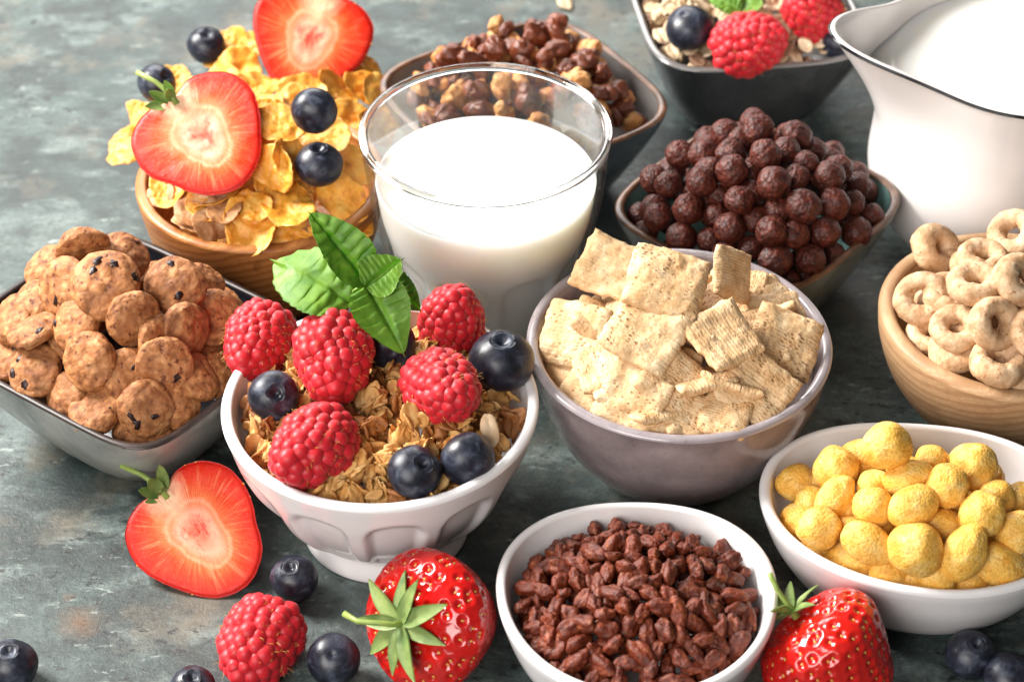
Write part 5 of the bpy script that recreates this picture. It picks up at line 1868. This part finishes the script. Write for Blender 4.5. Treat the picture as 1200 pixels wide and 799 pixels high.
# ------------------------------------------------------------------ leave out pieces that nothing can see
def drop_unseen():
    """Pieces of the heaps that no point near the camera can see are left out, as the photograph shows nothing of them."""
    clear = [o for o in COL.objects if o.parent and o.parent.name.startswith('drinking_glass')]
    for o in clear:
        o.hide_viewport = True
    bpy.context.view_layer.update()
    dg = bpy.context.evaluated_depsgraph_get()
    eyes = [cam_o.location + Vector(d) * K for d in ((0, 0, 0), (-14, 2, 0), (14, 2, 0), (0, 6, 9))]
    gone = []
    for o in [o for o in COL.objects if o.type == 'MESH' and not o.parent and o.get('group')]:
        n = len(o.data.vertices)
        pts = [o.matrix_world @ o.data.vertices[i].co for i in range(0, n, max(1, n // 60))]
        seen = False
        for e in eyes:
            for p in pts:
                d = p - e
                hit, loc, nr, idx, ob, mw = SC.ray_cast(dg, e, d.normalized())
                if hit and ob.name == o.name:
                    seen = True
                    break
            if seen:
                break
        if not seen:
            gone.append(o)
    for o in clear:
        o.hide_viewport = False
    for o in gone:
        for ch in list(o.children):
            bpy.data.objects.remove(ch)
        bpy.data.objects.remove(o)


drop_unseen()


# ------------------------------------------------------------------ tell look-alikes apart by what they lie next to
def tell_apart(base, refs, top=True):
    """Pieces that carry the plain label base are told apart by the landmarks they lie closest to, three for each."""
    left = [o for o in COL.objects if o.get('label') == base]
    ref_pos = [(ph, (Vector(p[:2]) * K).to_3d()) for ph, p in refs]
    if top and left:
        left.sort(key=lambda o: -o.location.z)
        left.pop(0)['label'] = 'topmost ' + base
    rest = {'chocolate rice grain in the white bowl': 'chocolate rice grain in the main mass of the white bowl',
            'dark brown chocolate ball in the teal bowl': 'dark brown chocolate ball within the heap in the teal bowl',
            'golden cereal cluster behind the glass': 'golden cereal cluster within the heap behind the glass',
            'chocolate brown cereal cluster behind the glass': 'chocolate brown cereal cluster within the heap behind the glass',
            'dark granola cluster': 'dark toasted granola cluster in the white footed bowl',
            'granola cluster': 'toasted oat granola cluster in the white footed bowl, away from fruit', 'pale rolled oat flake': 'pale rolled oat flake in the middle of the near black bowl'}
    for word in ('closest to', 'second closest to', 'third closest to'):
        for ph, p in ref_pos:
            if left:
                left.sort(key=lambda o: (o.location.xy - p.xy).length)
                left.pop(0)['label'] = base + ', ' + word + ' ' + ph
    for o in left:
        if base in rest:
            o['label'] = rest[base]


def place_of(label):
    return next((o.location.x / K, o.location.y / K) for o in COL.objects if o.get('label', '').startswith(label))


GLASS, JUG, FOOT = ('the milk glass', GL), ('the jug', JG), ('the granola bowl', GB)
STONE, LOOPB, PUFFB, RICEB = ('the wheat squares', SQ), ('the oat loops', LP), ('the corn puffs', PB), ('the chocolate rice', RB)
OATB, NUTB, BALLB, FLAKEB = ('the oats', OATS), ('the crunchy clusters', NUTS), ('the chocolate balls', CHOC), ('the corn flakes', CF)
S1, S2 = ('the strawberry with spread calyx', place_of('whole glossy')), ('the leaning strawberry', place_of('whole strawberry'))
tell_apart('chocolate rice grain in the white bowl', [FOOT, STONE, PUFFB, S1, S2])
tell_apart('dark brown chocolate ball in the teal bowl', [GLASS, JUG, OATB, NUTB, STONE, LOOPB], False)
tell_apart('golden cereal cluster behind the glass', [GLASS, OATB, BALLB, FLAKEB])
tell_apart('chocolate brown cereal cluster behind the glass', [GLASS, OATB, BALLB, FLAKEB])
FR = [(w, place_of(l)) for w, l in (('the mint stem', 'fresh mint'), ('the almond sliver', 'pale almond'), ('the big blueberry', 'largest blueberry'), ('the crowned blueberry', 'blueberry with its crown facing'),
      ('the dusty blueberry', 'dusty blueberry'), ('the smooth blueberry', 'smooth blueberry'), ('the front raspberry', 'raspberry at the front'), ('the raspberry beside the big blueberry', 'raspberry beside the big'),
      ('the raspberry against the glass', 'raspberry standing'), ('the raspberry under the mint', 'raspberry under'), ('the raspberry near the cookies', 'raspberry at the granola'))]
tell_apart('granola cluster', FR + [STONE, RICEB, ('the cookies', COOKIE), S1], False)
tell_apart('dark granola cluster', FR + [STONE], False)
tell_apart('pale rolled oat flake', [('the big blueberry on the oats', place_of('blueberry on the pale')), ('the raspberry beside the jug', place_of('raspberry lying on the oats')), ('the mint leaf', place_of('mint leaf on the oats')), ('the raspberry cut by the photo edge', place_of('raspberry on the oats cut')), ('the blueberry behind the spout', place_of('blueberry half hidden behind the jug')), NUTB, BALLB, JUG], False)
tell_apart('brown grain flake among the oats', [('the blueberry on the oats', place_of('blueberry on the pale')), ('the raspberry beside the jug', place_of('raspberry lying on the oats')), BALLB, JUG], False)
tell_apart('half buried wheat square', [GLASS, LOOPB, BALLB, FOOT, PUFFB], False)
tell_apart('half buried corn flake', [GLASS, NUTB, FOOT, ('the cookies', COOKIE)], False)
tell_apart('half buried corn puff', [STONE, RICEB, S2, LOOPB], False)
tell_apart('half buried oat loop', [JUG, PUFFB, STONE], False)
tell_apart('half buried plain cookie', [FLAKEB, FOOT, ('the halved strawberry on the table', (-10.3, -10.6))], False)
